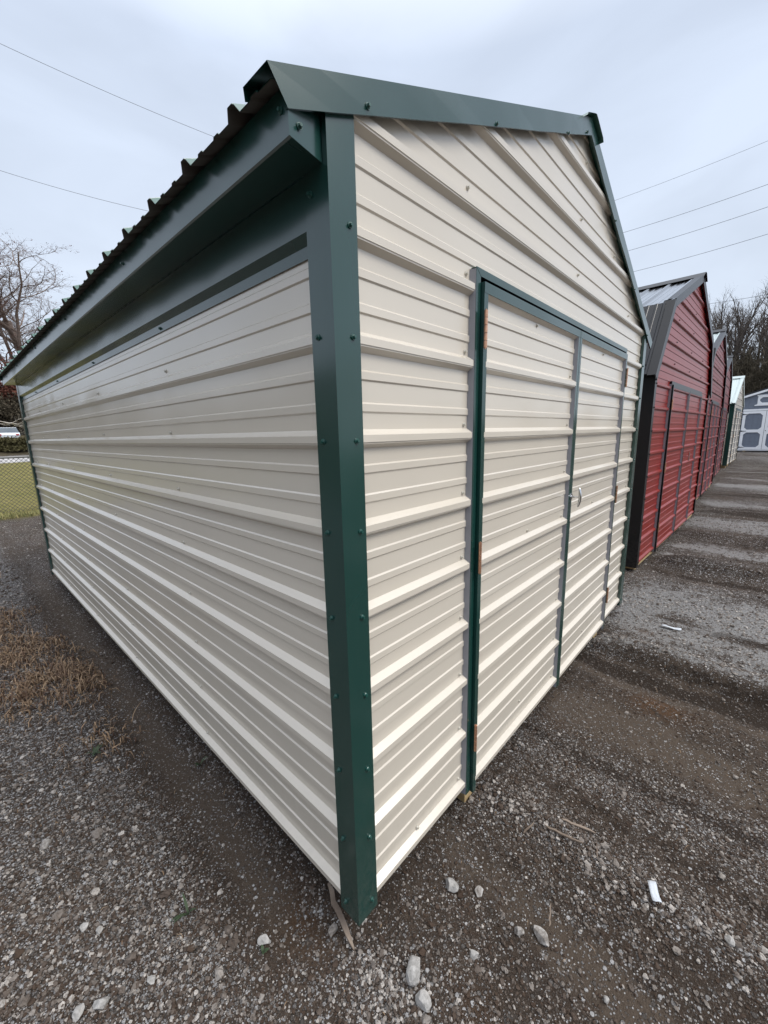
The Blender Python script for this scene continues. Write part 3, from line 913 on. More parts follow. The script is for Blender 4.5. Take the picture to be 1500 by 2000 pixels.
# ------------------------------------------------------------------ the other metal sheds of the row
def barn(loc, rz_, W_, L_, outline, colw, coltrim, colroof, label, doors, zb=-0.02, door_top=1.88, pale_top=None, corner_w=0.08, rakecol=None):
    """front at local y=0; outline = right half of the gable: [(x,z) eave, knee, peak] from outside in"""
    t = empty('metal_shed', loc, rz_)
    tag(t, label, 'shed', 'metal storage sheds standing in a row')
    h = W_ / 2
    pts = [(h, zb)] + outline[:1] + outline[1:]
    ol = outline

    def half(z):
        if z <= ol[0][1]: return h - 0.02
        for (xa, za), (xb, zb_) in zip(ol[:-1], ol[1:]):
            if za <= z <= zb_:
                return min(h - 0.02, xa + (xb - xa) * (z - za) / (zb_ - za))
        return 0.0
    kinks = tuple(z for _, z in ol)
    zp = ol[-1][1]
    dx0, dx1 = doors[0], doors[-1]
    corr('gable_wall', (0, 0, 0), (1, 0, 0), (0, 0, 1), (0, -1, 0), door_top, zp - 0.01, lambda z: -half(z), half, colw, t, 0, kinks)
    corr('gable_panel', (0, 0, 0), (1, 0, 0), (0, 0, 1), (0, -1, 0), zb, door_top, -h + 0.02, dx0, colw, t)
    corr('gable_panel', (0, 0, 0), (1, 0, 0), (0, 0, 1), (0, -1, 0), zb, door_top, dx1, h - 0.02, colw, t)
    corr('rear_wall', (0, L_, 0), (1, 0, 0), (0, 0, 1), (0, 1, 0), zb, zp - 0.01, lambda z: -half(z), half, colw, t, 0, kinks)
    for s in (-1, 1):
        corr('side_wall', (s * h, 0, 0), (0, 1, 0), (0, 0, 1), (s, 0, 0), zb, ol[0][1], 0.02, L_ - 0.02, colw, t)
        for yy, sy in ((0, 1), (L_, -1)):
            MB().sheet([(s * (h + 0.022), yy + sy * corner_w), (s * (h + 0.022), yy - sy * 0.022), (s * (h - 0.057), yy - sy * 0.022)], -0.05, ol[0][1] + 0.03, 'z').build('corner_trim', coltrim, t)
        # roof planes and rakes
        segs = list(zip(ol[:-1], ol[1:]))
        for i, ((xa, za), (xb, zb_)) in enumerate(segs):
            a = Vector((s * (xa + (0.06 if i == 0 else 0.0)), 0, za - (0.06 * (zb_ - za) / (xa - xb) if i == 0 else 0)))
            c = Vector((s * xb, 0, zb_))
            H = (c - a).normalized(); N = Vector((s * abs(H.z), 0, abs(H.x)))
            ln = (c - a).length
            mt = colroof if not (pale_top and i == len(segs) - 1) else pale_top
            corr('roof_panel', a + N * 0.012, H, (0, 1, 0), N, -0.03, L_ + 0.03, 0.0, ln + 0.004, mt, t, 0.05)
            for yy in (-0.042, L_ + 0.042):
                up_ = N * 0.036; dn = -N * 0.050
                ext = H * (0.02 if i == 0 else 0.0)
                inn = 0.075 if yy < 0 else -0.075
                rb = MB()
                rb.prism([a - ext + up_, a - ext + dn, c + dn, c + up_], (0, 0, 0)) if False else None
                y_ = Vector((0, yy, 0)); q = Vector((0, inn, 0))
                rb.quad(a - ext + up_ + y_, a - ext + dn + y_, c + dn + y_, c + up_ + y_)
                rb.quad(a - ext + up_ + y_, c + up_ + y_, c + up_ + y_ + q, a - ext + up_ + y_ + q)
                rb.quad(a - ext + dn + y_, c + dn + y_, c + dn + y_ + q * 0.2, a - ext + dn + y_ + q * 0.2)
                rb.build('rake_trim', rakecol or coltrim, t)
        xa, za = ol[0]
        MB().box(min(s * (h + 0.001), s * (h + 0.05)), max(s * (h + 0.001), s * (h + 0.05)), -0.02, L_ + 0.02, za - 0.085, za - 0.01).build('fascia', coltrim, t)
        for q_ in range(10):
            if zb + q_ * PITCH_RIB < ol[0][1] - 0.05:
                screw(t, (s * (h - 0.030), -0.0225, q_ * PITCH_RIB), (0, -1, 0), M['black'], 1.3)
    xp, zp_ = ol[-1]
    sl = (ol[-1][1] - ol[-2][1]) / (ol[-2][0] - ol[-1][0])
    MB().sheet([(-0.15, zp_ + 0.05 - 0.15 * sl), (-0.03, zp_ + 0.062), (0.03, zp_ + 0.062), (0.15, zp_ + 0.05 - 0.15 * sl)], -0.06, L_ + 0.06, 'y').build('ridge_cap', rakecol or coltrim, t)
    for q_ in range(2, 15):
        z = q_ * PITCH_RIB + 0.036
        if z > door_top + 0.1 and half(z) > 0.5:
            for x in (-0.95, 0.0, 0.95):
                if abs(x) < half(z) - 0.1:
                    screw(t, (x, -0.0006, z), (0, -1, 0), M['black'], 1.2)
    # doors
    fb = MB()
    fb.box(dx0 - 0.028, dx0, -0.024, -0.001, -0.045, door_top + 0.03)
    fb.box(dx1, dx1 + 0.028, -0.024, -0.001, -0.045, door_top + 0.03)
    fb.box(dx0, dx1, -0.0242, -0.001, door_top - 0.004, door_top + 0.0302)
    fb.build('door_frame', coltrim, t)
    gp = MB()
    gp.box(dx0 - 0.0300, dx0 - 0.0285, -0.023, 0.0, -0.04, door_top)
    gp.build('trim_return', M['galv'], t)
    for i in range(len(doors) - 1):
        a, c = doors[i] + 0.004, doors[i + 1] - 0.004
        lf = empty('door'); lf.parent = t
        corr('door_panel', (0, -0.0155, 0), (1, 0, 0), (0, 0, 1), (0, -1, 0), zb - 0.01, door_top - 0.03, a + 0.02, c - 0.02, colw, lf)
        MB().sheet([(a, 0), (a, -0.036), (a + 0.026, -0.036), (a + 0.026, -0.015)], -0.05, door_top - 0.006, 'z').build('door_stile', coltrim, lf)
        MB().sheet([(c - 0.026, -0.036), (c, -0.036), (c, 0)], -0.05, door_top - 0.006, 'z').build('door_stile', coltrim, lf)
        MB().sheet([(c - 0.0265, -0.036), (c - 0.0295, -0.0150)], -0.045, door_top - 0.04, 'z').build('trim_return', M['galv'], lf)
        MB().box(a + 0.0002, c - 0.0002, -0.0368, -0.016, door_top - 0.04, door_top - 0.006).build('door_rail', coltrim, lf)
        if i == 1:
            hb = MB()
            hb.tube((a + 0.012, -0.036, 1.02), (a + 0.014, -0.10, 1.02), 0.006)
            hb.tube((a + 0.016, -0.10, 0.965), (a + 0.012, -0.10, 1.075), 0.007)
            hb.build('handle', M['chrome'], lf)
        if i == 0:
            for z in (0.25, 0.95, 1.65):
                hb = MB(); hb.tube((a - 0.001, -0.040, z - 0.055), (a - 0.001, -0.040, z + 0.055), 0.0075)
                hb.build('hinge', M['copper'], lf)
    MB().box(-h + 0.005, h - 0.005, 0.004, L_ - 0.004, -0.070, zb + 0.004).build('floor_frame', M['treated'], t)
    for x in (-h * 0.93, -h * 0.56, h * 0.56, h * 0.93):
        zz = -0.20
        MB().box(x - 0.05, x + 0.05, 0.012, L_ - 0.012, zz, -0.0705).build('runner', M['treated'], t)
    return t


def gable_at(xl, yl, xr, yr, z=0.0):
    cx, cy = (xl + xr) / 2, (yl + yr) / 2
    return (cx, cy, z), math.atan2(yr - yl, xr - xl), math.hypot(xr - xl, yr - yl)


loc, rz_, w_ = gable_at(4.16, 0.115, 7.86, 0.005, -0.02)
barn(loc, rz_, w_, 6.0, [(w_ / 2 + 0.02, 1.98), (w_ / 2 - 0.43, 2.64), (0.03, 3.18)], M['red'], M['black'], M['charcoal'],
     'red lofted metal barn with black trim and wide black corner, nearest beside the cream shed', [-1.07, 0.0, 1.05], door_top=1.87, pale_top=M['roof_gloss'])
loc, rz_, w_ = gable_at(8.75, 0.12, 12.45, 0.11, 0.0)
barn(loc, rz_, w_, 6.0, [(w_ / 2 + 0.02, 1.93), (w_ / 2 - 0.40, 2.74), (0, 3.27)], M['red_dull'], M['black'], M['charcoal'],
     'red lofted metal barn with pale roof sheets, second in the row of red barns', [-0.75, 0.0, 0.75], door_top=1.87, pale_top=M['pale_roof'])
loc, rz_, w_ = gable_at(13.1, 0.20, 16.7, 0.22, 0.0)
barn(loc, rz_, w_, 6.0, [(w_ / 2 + 0.02, 1.93), (w_ / 2 - 0.40, 2.74), (0, 3.27)], M['red_dull'], M['black'], M['charcoal'],
     'red lofted metal barn mostly hidden, farthest of the red barns', [-0.75, 0.0, 0.75], door_top=1.87, pale_top=M['pale_roof'])
loc, rz_, w_ = gable_at(17.9, 0.13, 21.7, 0.03, 0.07)
barn(loc, rz_, w_, 5.0, [(w_ / 2 + 0.03, 2.08), (0, 3.05)], M['cream'], M['green'], M['pale_roof'],
     'small cream metal shed with dark green corner and pale roof, past the red barns', [-1.0, 0.0, 1.0], zb=-0.02, door_top=1.90, corner_w=0.10, rakecol=M['pale_roof'])


# ------------------------------------------------------------------ blue-grey wooden shed across the end of the yard
def grooved(name, O, H, V, N, h0, h1, zlo, zhi, mat, parent, step=0.2032):
    """vertical-groove siding, ends follow zlo/zhi"""
    xs = [h0]
    k = math.ceil(h0 / step)
    prof = {h0: 0.0}
    while k * step < h1:
        c = k * step
        for d_, hh in ((-0.008, 0.0), (-0.005, -0.006), (0.005, -0.006), (0.008, 0.0)):
            if h0 < c + d_ < h1: prof[c + d_] = hh
        k += 1
    prof[h1] = 0.0
    O, H, V, N = Vector(O), Vector(H), Vector(V), Vector(N)
    mb = MB()
    it = sorted(prof.items())
    for (a, ha), (c, hc) in zip(it[:-1], it[1:]):
        mb.quad(O + H * a + N * ha + V * zlo, O + H * c + N * hc + V * zlo, O + H * c + N * hc + V * zhi(c), O + H * a + N * ha + V * zhi(a))
    return mb.build(name, mat, parent)


gs = empty('wooden_shed', (28.0, 0.20, 0.0), R(-90))
tag(gs, 'blue grey wooden shed with white trimmed double doors facing down the gravel yard', 'shed')
x0g, x1g, pk = -1.25, 3.05, 0.90
roofz = lambda x: 3.18 - 0.335 * abs(x - pk)
grooved('front_wall', (0, 0, 0), (1, 0, 0), (0, 0, 1), (0, -1, 0), x0g, x1g, 0.17, roofz, M['grey_siding'], gs)
grooved('side_wall', (x1g, 0, 0), (0, 1, 0), (0, 0, 1), (1, 0, 0), 0.0, 5.0, 0.17, lambda y: roofz(x1g), M['grey_siding'], gs)
grooved('side_wall', (x0g, 0, 0), (0, 1, 0), (0, 0, 1), (-1, 0, 0), 0.0, 5.0, 0.17, lambda y: roofz(x0g), M['grey_siding'], gs)
for s, xe in ((-1, x0g - 0.08), (1, x1g + 0.08)):
    MB().prism([(pk, -0.10, 3.22), (xe, -0.10, roofz(xe) + 0.04), (xe, -0.10, roofz(xe) + 0.09), (pk, -0.10, 3.27)], (0, 5.2, 0)).build('roof', M['shingle'], gs)
    MB().prism([(pk, -0.012, 3.185), (xe, -0.012, roofz(xe) + 0.005), (xe, -0.012, roofz(xe) - 0.095), (pk, -0.012, 3.085)], (0, -0.11, 0)).build('rake_board', M['white_trim'], gs)
MB().box(x0g, x1g, -0.020, -0.001, 0.10, 0.17).build('base_board', M['white_trim'], gs)
MB().box(x0g, x1g, -0.014, -0.001, 2.222, 2.262).build('trim_band', M['grey_siding'], gs)
for x in (-1.1, 0.25, 1.7, 2.9):
    MB().box(x - 0.06, x + 0.06, 0.01, 4.9, -0.05, 0.10).build('runner', M['treated'], gs)
MB().box(0.0, 1.80, -0.035, -0.002, 2.115, 2.205).build('door_header', M['white_trim'], gs)


def octa_frame(x0_, x1_, z0_, z1_, y, wd, ch, mat, parent, name):
    f_ = MB()
    t_ = 0.028
    f_.box(x0_, x0_ + wd, y - t_, y, z0_, z1_)
    f_.box(x1_ - wd, x1_, y - t_, y, z0_, z1_)
    f_.box(x0_ + wd, x1_ - wd, y - t_ + 0.001, y, z1_ - wd, z1_)
    f_.box(x0_ + wd, x1_ - wd, y - t_ + 0.001, y, z0_, z0_ + wd)
    a, b_, c_, d_ = x0_ + wd, x1_ - wd, z0_ + wd, z1_ - wd
    for px, pz, sx, sz in ((a, c_, 1, 1), (b_, c_, -1, 1), (a, d_, 1, -1), (b_, d_, -1, -1)):
        f_.prism([(px, y - t_ + 0.002, pz), (px + sx * ch, y - t_ + 0.002, pz), (px, y - t_ + 0.002, pz + sz * ch)], (0, t_ - 0.004, 0))
    return f_.build(name, mat, parent)


for i in range(2):
    a, c = 0.01 + i * 0.90, 0.895 + i * 0.90
    dd = empty('door'); dd.parent = gs
    grooved('door_panel', (0, -0.006, 0), (1, 0, 0), (0, 0, 1), (0, -1, 0), a, c, 0.15, lambda x: 2.10, M['grey_siding'], dd)
    octa_frame(a, c, 1.06, 2.10, -0.014, 0.115, 0.11, M['white_trim'], dd, 'door_trim')
    octa_frame(a, c, 0.16, 1.145, -0.0135, 0.115, 0.11, M['white_trim'], dd, 'door_trim')
    for z in (0.27, 1.10, 1.95):
        s = 1 if i == 0 else -1
        xx = a if i == 0 else c
        MB().prism([(xx, -0.045, z - 0.04), (xx + s * 0.05, -0.045, z - 0.02), (xx + s * 0.22, -0.045, z - 0.006), (xx + s * 0.22, -0.045, z + 0.006), (xx + s * 0.05, -0.045, z + 0.02), (xx, -0.045, z + 0.04)], (0, -0.006, 0)).build('hinge', M['black'], dd)
    if i == 1:
        MB().tube((a + 0.05, -0.043, 1.12), (a + 0.05, -0.10, 1.12), 0.02).build('handle', M['chrome'], dd)
vt = empty('gable_vent'); vt.parent = gs
octa_frame(0.50, 1.30, 2.42, 2.86, -0.002, 0.09, 0.09, M['white_trim'], vt, 'vent_frame')
MB().prism([(0.50, -0.0325, 2.44), (0.40, -0.0325, 2.40), (0.40, -0.0325, 2.36), (1.40, -0.0325, 2.36), (1.40, -0.0325, 2.40), (1.30, -0.0325, 2.44)], (0, 0.030, 0)).build('sill', M['white_trim'], vt)
MB().box(0.46, 1.34, -0.034, -0.002, 2.84, 2.90).build('vent_head', M['white_trim'], vt)


# ------------------------------------------------------------------ trees
def grow(seed, height_, spec, r0, lean=0.0, up_bias=0.25):
    rng = random.Random(seed)
    segs = [[], []]                       # thick, thin: (p0, p1, r0, r1)

    def branch(p, d, ln, r, lev):
        nseg = spec[lev]['n']
        st = ln / nseg
        pts = [(p.copy(), r)]
        for i in range(nseg):
            w = spec[lev]['wob']
            d = (d + Vector((rng.gauss(0, w), rng.gauss(0, w), rng.gauss(0, w) + spec[lev].get('up', up_bias) * 0.25))).normalized()
            q = p + d * st
            rr = r * (1 - (i + 1) / nseg * spec[lev]['tap'])
            r_prev = r * (1 - i / nseg * spec[lev]['tap'])
            segs[0 if lev <= 1 else 1].append((p.copy(), q.copy(), r_prev, rr))
            p = q
            pts.append((p.copy(), rr))
        if lev + 1 < len(spec):
            nx_ = spec[lev + 1]
            cnt = nx_['cnt'] + rng.choice((-1, 0, 0, 1)) * (nx_['cnt'] > 3)
            for c in range(cnt):
                t = nx_['from'] + (1 - nx_['from']) * (c + rng.random()) / cnt
                k = min(nseg - 1, int(t * nseg)); f = t * nseg - k
                a, b_ = pts[k], pts[k + 1]
                pp = a[0].lerp(b_[0], f)
                rr = (a[1] * (1 - f) + b_[1] * f)
                dd = (b_[0] - a[0]).normalized()
                ax = dd.orthogonal().normalized()
                ax.rotate(Matrix.Rotation(rng.uniform(0, 6.283), 3, dd))
                sp = nx_['ang'] * rng.uniform(0.7, 1.3)
                nd = (dd * math.cos(sp) + ax * math.sin(sp)).normalized()
                branch(pp, nd, ln * nx_['len'] * rng.uniform(0.7, 1.2) * (1.15 - 0.45 * t), max(0.003, min(rr * 0.85, r * nx_['rad'])), lev + 1)
    branch(Vector((0, 0, -0.3)), Vector((lean, 0, 1)).normalized(), height_, r0, 0)
    return segs


def segs_to_mesh(name, segs, mat, parent, k):
    P0 = np.array([s[0] for s in segs], dtype=float); P1 = np.array([s[1] for s in segs], dtype=float)
    r0 = np.array([s[2] for s in segs])[:, None]; r1 = np.array([s[3] for s in segs])[:, None]
    D = P1 - P0
    D = D / np.linalg.norm(D, axis=1)[:, None]
    ref = np.where(np.abs(D[:, 2:3]) < 0.9, np.array([[0, 0, 1.0]]), np.array([[1.0, 0, 0]]))
    A = np.cross(D, ref); A /= np.linalg.norm(A, axis=1)[:, None]
    B = np.cross(D, A)
    V = []
    for P, r in ((P0, r0), (P1, r1)):
        for j in range(k):
            t = 2 * math.pi * j / k
            V.append(P + A * r * math.cos(t) + B * r * math.sin(t))
    V = np.stack(V, 1)                     # n, 2k, 3
    n_ = len(segs)
    base = (np.arange(n_) * 2 * k)[:, None]
    F = []
    for j in range(k):
        q = (j + 1) % k
        F.append(np.concatenate([base + j, base + q, base + k + q, base + k + j], 1))
    F = np.stack(F, 1).reshape(-1, 4)
    return obj_np(name, V.reshape(-1, 3), F, mat, parent, k=4, smooth=True)


def leaf_cloud(name, centres, size, n_per, spread, mat, parent, seed=1, asp=0.6):
    rng = np.random.default_rng(seed)
    C_ = np.repeat(np.array(centres, dtype=float), n_per, axis=0)
    C_ = C_ + rng.normal(0, spread, C_.shape)
    n_ = len(C_)
    a = rng.normal(size=(n_, 3)) * (np.array([1, 1, 1]) if asp > .1 else np.array([.45, .45, 1])); a /= np.linalg.norm(a, axis=1)[:, None]
    b_ = np.cross(a, rng.normal(size=(n_, 3))); b_ /= np.linalg.norm(b_, axis=1)[:, None]
    s = size * rng.uniform(0.5, 1.4, (n_, 1))
    V = np.stack([C_ - a * s, C_ + b_ * s * asp, C_ + a * s, C_ - b_ * s * asp], 1).reshape(-1, 3)
    return obj_np(name, V, np.arange(n_ * 4).reshape(-1, 4), mat, parent, k=4)


SPEC_OAK = [dict(n=5, wob=0.05, tap=0.35), dict(n=9, wob=0.13, tap=0.75, cnt=10, len=0.95, rad=0.40, ang=0.60, up=0.42, **{'from': 0.30}),
            dict(n=7, wob=0.20, tap=0.8, cnt=9, len=0.42, rad=0.40, ang=0.8, up=0.3, **{'from': 0.2}),
            dict(n=5, wob=0.26, tap=0.8, cnt=8, len=0.50, rad=0.40, ang=0.8, up=0.25, **{'from': 0.1}),
            dict(n=4, wob=0.30, tap=0.7, cnt=9, len=0.50, rad=0.45, ang=0.8, up=0.2, **{'from': 0.1})]
SPEC_TALL = [dict(n=10, wob=0.05, tap=0.8), dict(n=8, wob=0.10, tap=0.8, cnt=16, len=0.42, rad=0.42, ang=0.50, up=0.5, **{'from': 0.12}),
             dict(n=6, wob=0.18, tap=0.8, cnt=8, len=0.45, rad=0.42, ang=0.6, up=0.4, **{'from': 0.1}),
             dict(n=4, wob=0.25, tap=0.8, cnt=7, len=0.5, rad=0.5, ang=0.7, up=0.3, **{'from': 0.1})]


def make_tree(seed, h, spec, r0, label, loc, group=None, mat=None, leaves=0, lean=0.0, name='bare_tree'):
    mat = mat or M['bark']
    segs = grow(seed, h, spec, r0, lean)
    t = empty(name, loc)
    tag(t, label, 'tree', group)
    segs_to_mesh('trunk', segs[0], mat, t, 7)
    cr_ = segs_to_mesh('crown', segs[1], mat, t, 3)
    if leaves:
        ends = [s[1] for s in segs[1] if s[2] < 0.02]
        random.Random(seed).shuffle(ends)
        leaf_cloud('leaf_cluster', ends[:leaves], 0.045, 3, 0.05, M['leaf_brown'], t, seed)
    return t


def copy_tree(t, loc, rz_, sc, label, group):
    r = t.copy(); COL.objects.link(r)
    r.location = loc; r.rotation_euler = (0, 0, rz_); r.scale = (sc, sc, sc * random.uniform(.93, 1.07)); r['label'] = label
    if group: r['group'] = group
    for ch in list(t.children):
        c_ = ch.copy(); COL.objects.link(c_); c_.parent = r
    return r


OX, OY = 10.6, 73.0
oak = make_tree(5, 15.2, SPEC_OAK, 0.42, 'large bare spreading oak with a few dead leaves, above the thickets at far left', (OX, OY, gz(OX, OY) - 0.5), None, M['bark'], 3500)
oak.scale = (1.5, 1.5, 1.0)

tall1 = make_tree(21, 10.2, SPEC_TALL, 0.22, 'bare tree with slender limbs at the woodland edge, right of the nearest red barn', (47.0, 4.2, gz(47, 4.2)), 'bare trees behind the yard', M['bark_far'])
tall2 = make_tree(22, 10.6, SPEC_TALL, 0.27, 'tall bare tree at the woodland edge, directly above the small cream shed', (48.0, 2.2, gz(48, 2.2)), 'bare trees behind the yard', M['bark_far'])
tall3 = make_tree(23, 10.6, SPEC_TALL, 0.25, 'tall bare tree at the right edge of the picture, above the wooden shed', (47.0, 0.3, gz(47, 0.3)), 'bare trees behind the yard', M['bark_far'])
for src, x, y, rr, sc, lb in ((tall1, 52, 3.2, 1.1, 1.05, 'bare tree set back between the slender one and the one above the cream shed'),
                              (tall3, 53, 1.2, 2.3, 1.08, 'bare tree set back between the tall one above the cream shed and the right edge'),
                              (tall2, 55, -0.6, 4.0, 1.05, 'bare tree set back behind the tree at the right edge of the picture'),
                              (tall2, 51, 5.6, 3.0, 0.86, 'short bare tree lowest of the group, nearly hidden by the red barn roofs'),
                              (tall1, 49, -1.6, 5.0, 1.0, 'bare tree beyond the right edge, only its side twigs showing'),
                              (tall2, 54, 4.4, 0.7, 1.12, 'bare tree farther back, filling the gap left of the slender one'),
                              (tall1, 57, 2.2, 2.9, 1.15, 'bare tree farthest back of the group, above the cream shed ridge'),
                              (tall3, 50, -0.2, 1.7, 1.0, 'bare tree just inside the right edge, leaning among the others'),
                              (tall3, 56, 7.4, 5.5, 0.95, 'bare tree hidden behind the nearest red barn')):
    copy_tree(src, (x, y, gz(x, y)), rr, sc, lb, 'bare trees behind the yard')

# pale bare branches and rust-leaved tree seen beyond the fence at the left edge
pb = empty('fallen_branch', (0.2, 17.5, 0.0))
SPEC_PALE = [dict(n=6, wob=0.10, tap=0.7, up=0.0), dict(n=6, wob=0.2, tap=0.8, cnt=5, len=0.5, rad=0.5, ang=0.6, up=0.05, **{'from': 0.2}),
             dict(n=4, wob=0.25, tap=0.8, cnt=4, len=0.45, rad=0.5, ang=0.6, up=0.05, **{'from': 0.2})]
segs = grow(31, 2.6, SPEC_PALE, 0.035)
bpy.data.objects.remove(pb)


def bush(name, loc, rx, ry, rz_, n_, size, mat, label, cat='bush', group=None, seed=1, twig=False):
    t = empty(name, loc)
    tag(t, label, cat, group)
    rng = np.random.default_rng(seed)
    lumps = rng.normal(0, 0.42, (14, 3)) * np.array([rx, ry, rz_]) + np.array([0, 0, rz_])
    c_ = lumps[rng.integers(0, 14, n_)] + rng.normal(0, 0.22, (n_, 3)) * np.array([rx, ry, rz_])
    c_[:, 2] = np.abs(c_[:, 2])
    leaf_cloud('foliage', c_, size, 1, 0.02, mat, t, seed, 0.035 if twig else 0.6)
    sg = []
    for i in range(90):
        e_ = Vector(c_[rng.integers(0, n_)])
        b0 = Vector((rng.normal(0, 0.2 * rx), rng.normal(0, 0.2 * ry), -0.1))
        mid = b0.lerp(e_, 0.5) + Vector((rng.normal(0, .1), rng.normal(0, .1), 0.15 * rz_))
        sg += [(b0, mid, 0.03, 0.018), (mid, e_, 0.018, 0.006)]
    segs_to_mesh('stem', sg, M['bark_far'], t, 3)
    return t


SIDE = ('leftmost', 'middle', 'rightmost')
for i, (x, y) in enumerate(((1.2, 57.2), (4.8, 56.6), (8.6, 57.4))):
    bush('brush_thicket', (x, y, gz(x, y)), 2.3, 1.3, 0.75, 7000, 0.10, M['leaf_olive'], 'low olive brown brush thicket beyond the pale road, %s of three' % SIDE[i], group='low thickets beyond the road', seed=40 + i)
for i, (x, y) in enumerate(((0.5, 65.0), (5.2, 64.4), (10.0, 65.2))):
    bush('brush_thicket', (x, y, gz(x, y)), 3.2, 2.0, 2.2, 9000, 0.14, M['leaf_dull'], 'dark grey brown thicket behind the white car, %s of three' % SIDE[i], group='dark thickets beyond the road', seed=60 + i)
for i, (x, y) in enumerate(((1.0, 69.0), (6.4, 68.2), (12.0, 69.0))):
    bush('leafy_tree', (x, y, gz(x, y) + 1.2), 3.6, 3.0, 3.6, 14000, 0.15, M['leaf_brown'], 'rust brown leafy tree rising behind the dark thickets, %s of three' % SIDE[i], 'tree', 'rust leaved trees beyond the road', seed=80 + i)
PL = ('farthest left, beside the red barns', 'second from the left', 'third from the left', 'above the cream shed corner', 'behind the wooden shed', 'rightmost at the picture edge')
for i in range(6):
    y = 6.0 - i * 1.7; x = 43.5 + (i % 2) * 2.2
    bush('brush_thicket', (x, y, gz(x, y)), 1.8, 1.8, 3.4, 9000, 0.42, M['leaf_dull'], 'twiggy brown undergrowth below the bare trees, ' + PL[i], group='undergrowth behind the yard', seed=100 + i, twig=True)

# pale dead limb
t = empty('pale_branch', (0.15, 15.5, 2.0)); t.rotation_euler = (0, R(84), R(20)); t.scale = (.55, .55, .55)
tag(t, 'pale bare sycamore limb reaching across in front of the thicket at far left', 'branch')
segs_to_mesh('limb', segs[0], M['pale_bark'], t, 6)
segs_to_mesh('twigs', segs[1], M['pale_bark'], t, 4)

# ------------------------------------------------------------------ chain-link fence
fe = empty('chain_link_fence', (0, 10.7, gz(0, 10.7)))
tag(fe, 'grey chain link fence running along the edge of the lawn', 'fence')
mb = MB(); st = 0.078; fh = 1.13
xa, xb = -6.0, 6.0
k = 0
x = xa - fh
while x < xb:
    for s in (1, -1):
        p0 = Vector((x if s == 1 else x + fh, 0.004 * s, 0.02)); p1 = Vector((x + fh if s == 1 else x, 0.004 * s, 0.02 + fh))
        # clip to the ends
        d_ = p1 - p0
        t0, t1 = 0.0, 1.0
        if d_.x > 0:
            t0 = max(0, (xa - p0.x) / d_.x); t1 = min(1, (xb - p0.x) / d_.x)
        else:
            t0 = max(0, (xb - p0.x) / d_.x); t1 = min(1, (xa - p0.x) / d_.x)
        if t1 > t0:
            mb.tube(p0 + d_ * t0, p0 + d_ * t1, 0.0045, None, 3, False)
    x += st
wm = mb.build('wire_mesh', M['steel'], fe); tag(wm, kind='stuff')
MB().tube((xa, 0.02, fh + 0.03), (xb, 0.02, fh + 0.03), 0.018).build('top_rail', M['steel'], fe)
for x in (-5.9, -3.0, 1.7, 4.6):
    MB().tube((x, 0.03, -0.3), (x, 0.03, fh + 0.08), 0.028).build('post', M['steel'], fe)

# ------------------------------------------------------------------ parked car on the rise at far left
cr_ = empty('parked_car', (4.65, 58.5, gz(4.65, 58.5) + 0.35), R(-5))
tag(cr_, 'white parked car half hidden by the thicket beyond the lawn', 'car')
hw = 0.86
bd = [(-2.1, 0.45), (-2.15, 0.75), (-1.95, 0.95), (-1.2, 1.0), (1.0, 1.0), (1.9, 0.88), (2.1, 0.7), (2.1, 0.45)]
MB().prism([(-hw, p[0], p[1]) for p in bd], (2 * hw, 0, 0)).build('body', M['car_paint'], cr_)
cb = MB()
lo_, hi_ = [(-1.75, 1.0), (1.15, 1.0)], [(-1.2, 1.46), (0.4, 1.46)]
v = [(-hw + .03, lo_[0][0], 1.0), (hw - .03, lo_[0][0], 1.0), (hw - .03, lo_[1][0], 1.0), (-hw + .03, lo_[1][0], 1.0),
     (-hw + .18, hi_[0][0], 1.46), (hw - .18, hi_[0][0], 1.46), (hw - .18, hi_[1][0], 1.46), (-hw + .18, hi_[1][0], 1.46)]
obj('windows', v, [(0, 1, 5, 4), (1, 2, 6, 5), (2, 3, 7, 6), (3, 0, 4, 7)], M['car_glass'], cr_)
obj('car_roof', [(x, y, z + dz) for dz in (0.002, 0.05) for x, y, z in v[4:]], [(0, 3, 2, 1), (4, 5, 6, 7), (0, 1, 5, 4), (1, 2, 6, 5), (2, 3, 7, 6), (3, 0, 4, 7)], M['car_paint'], cr_)
for x in (-hw, hw - 0.2):
    for y in (-1.35, 1.35):
        MB().tube((x, y, 0.33), (x + 0.2, y, 0.33), 0.33, None, 18).build('wheel', M['rubber'], cr_)
for x in (-0.8, 0.55):
    MB().box(x, x + 0.25, -2.17, -2.10, 0.68, 0.82).build('tail_light', M['tail'], cr_)

# ------------------------------------------------------------------ overhead lines


def pix_ray(px, py):
    return (fw + r2 * ((px - 750) / FPX) - u2 * ((py - 1000) / FPX))


def cable(p, q, d0, d1, rad, label, sag=0.25, ext=0.5):
    """a slack line strung between two far points"""
    A = CAM_POS + pix_ray(*p) * d0; B = CAM_POS + pix_ray(*q) * d1
    D = B - A
    A2, B2 = A - D * ext, B + D * ext
    pts = []
    for i in range(25):
        t = i / 24
        pts.append(A2.lerp(B2, t) - Vector((0, 0, sag * (1 - (2 * t - 1) ** 2) * 4 * 0.25)) + Vector((0, 0, sag * 0.75)))
    mb = MB()
    for a, c in zip(pts[:-1], pts[1:]):
        mb.tube(a, c, rad, None, 6, False)
    o = mb.build('power_line', M['wire'])
    tag(o, label, 'cable', 'overhead lines')


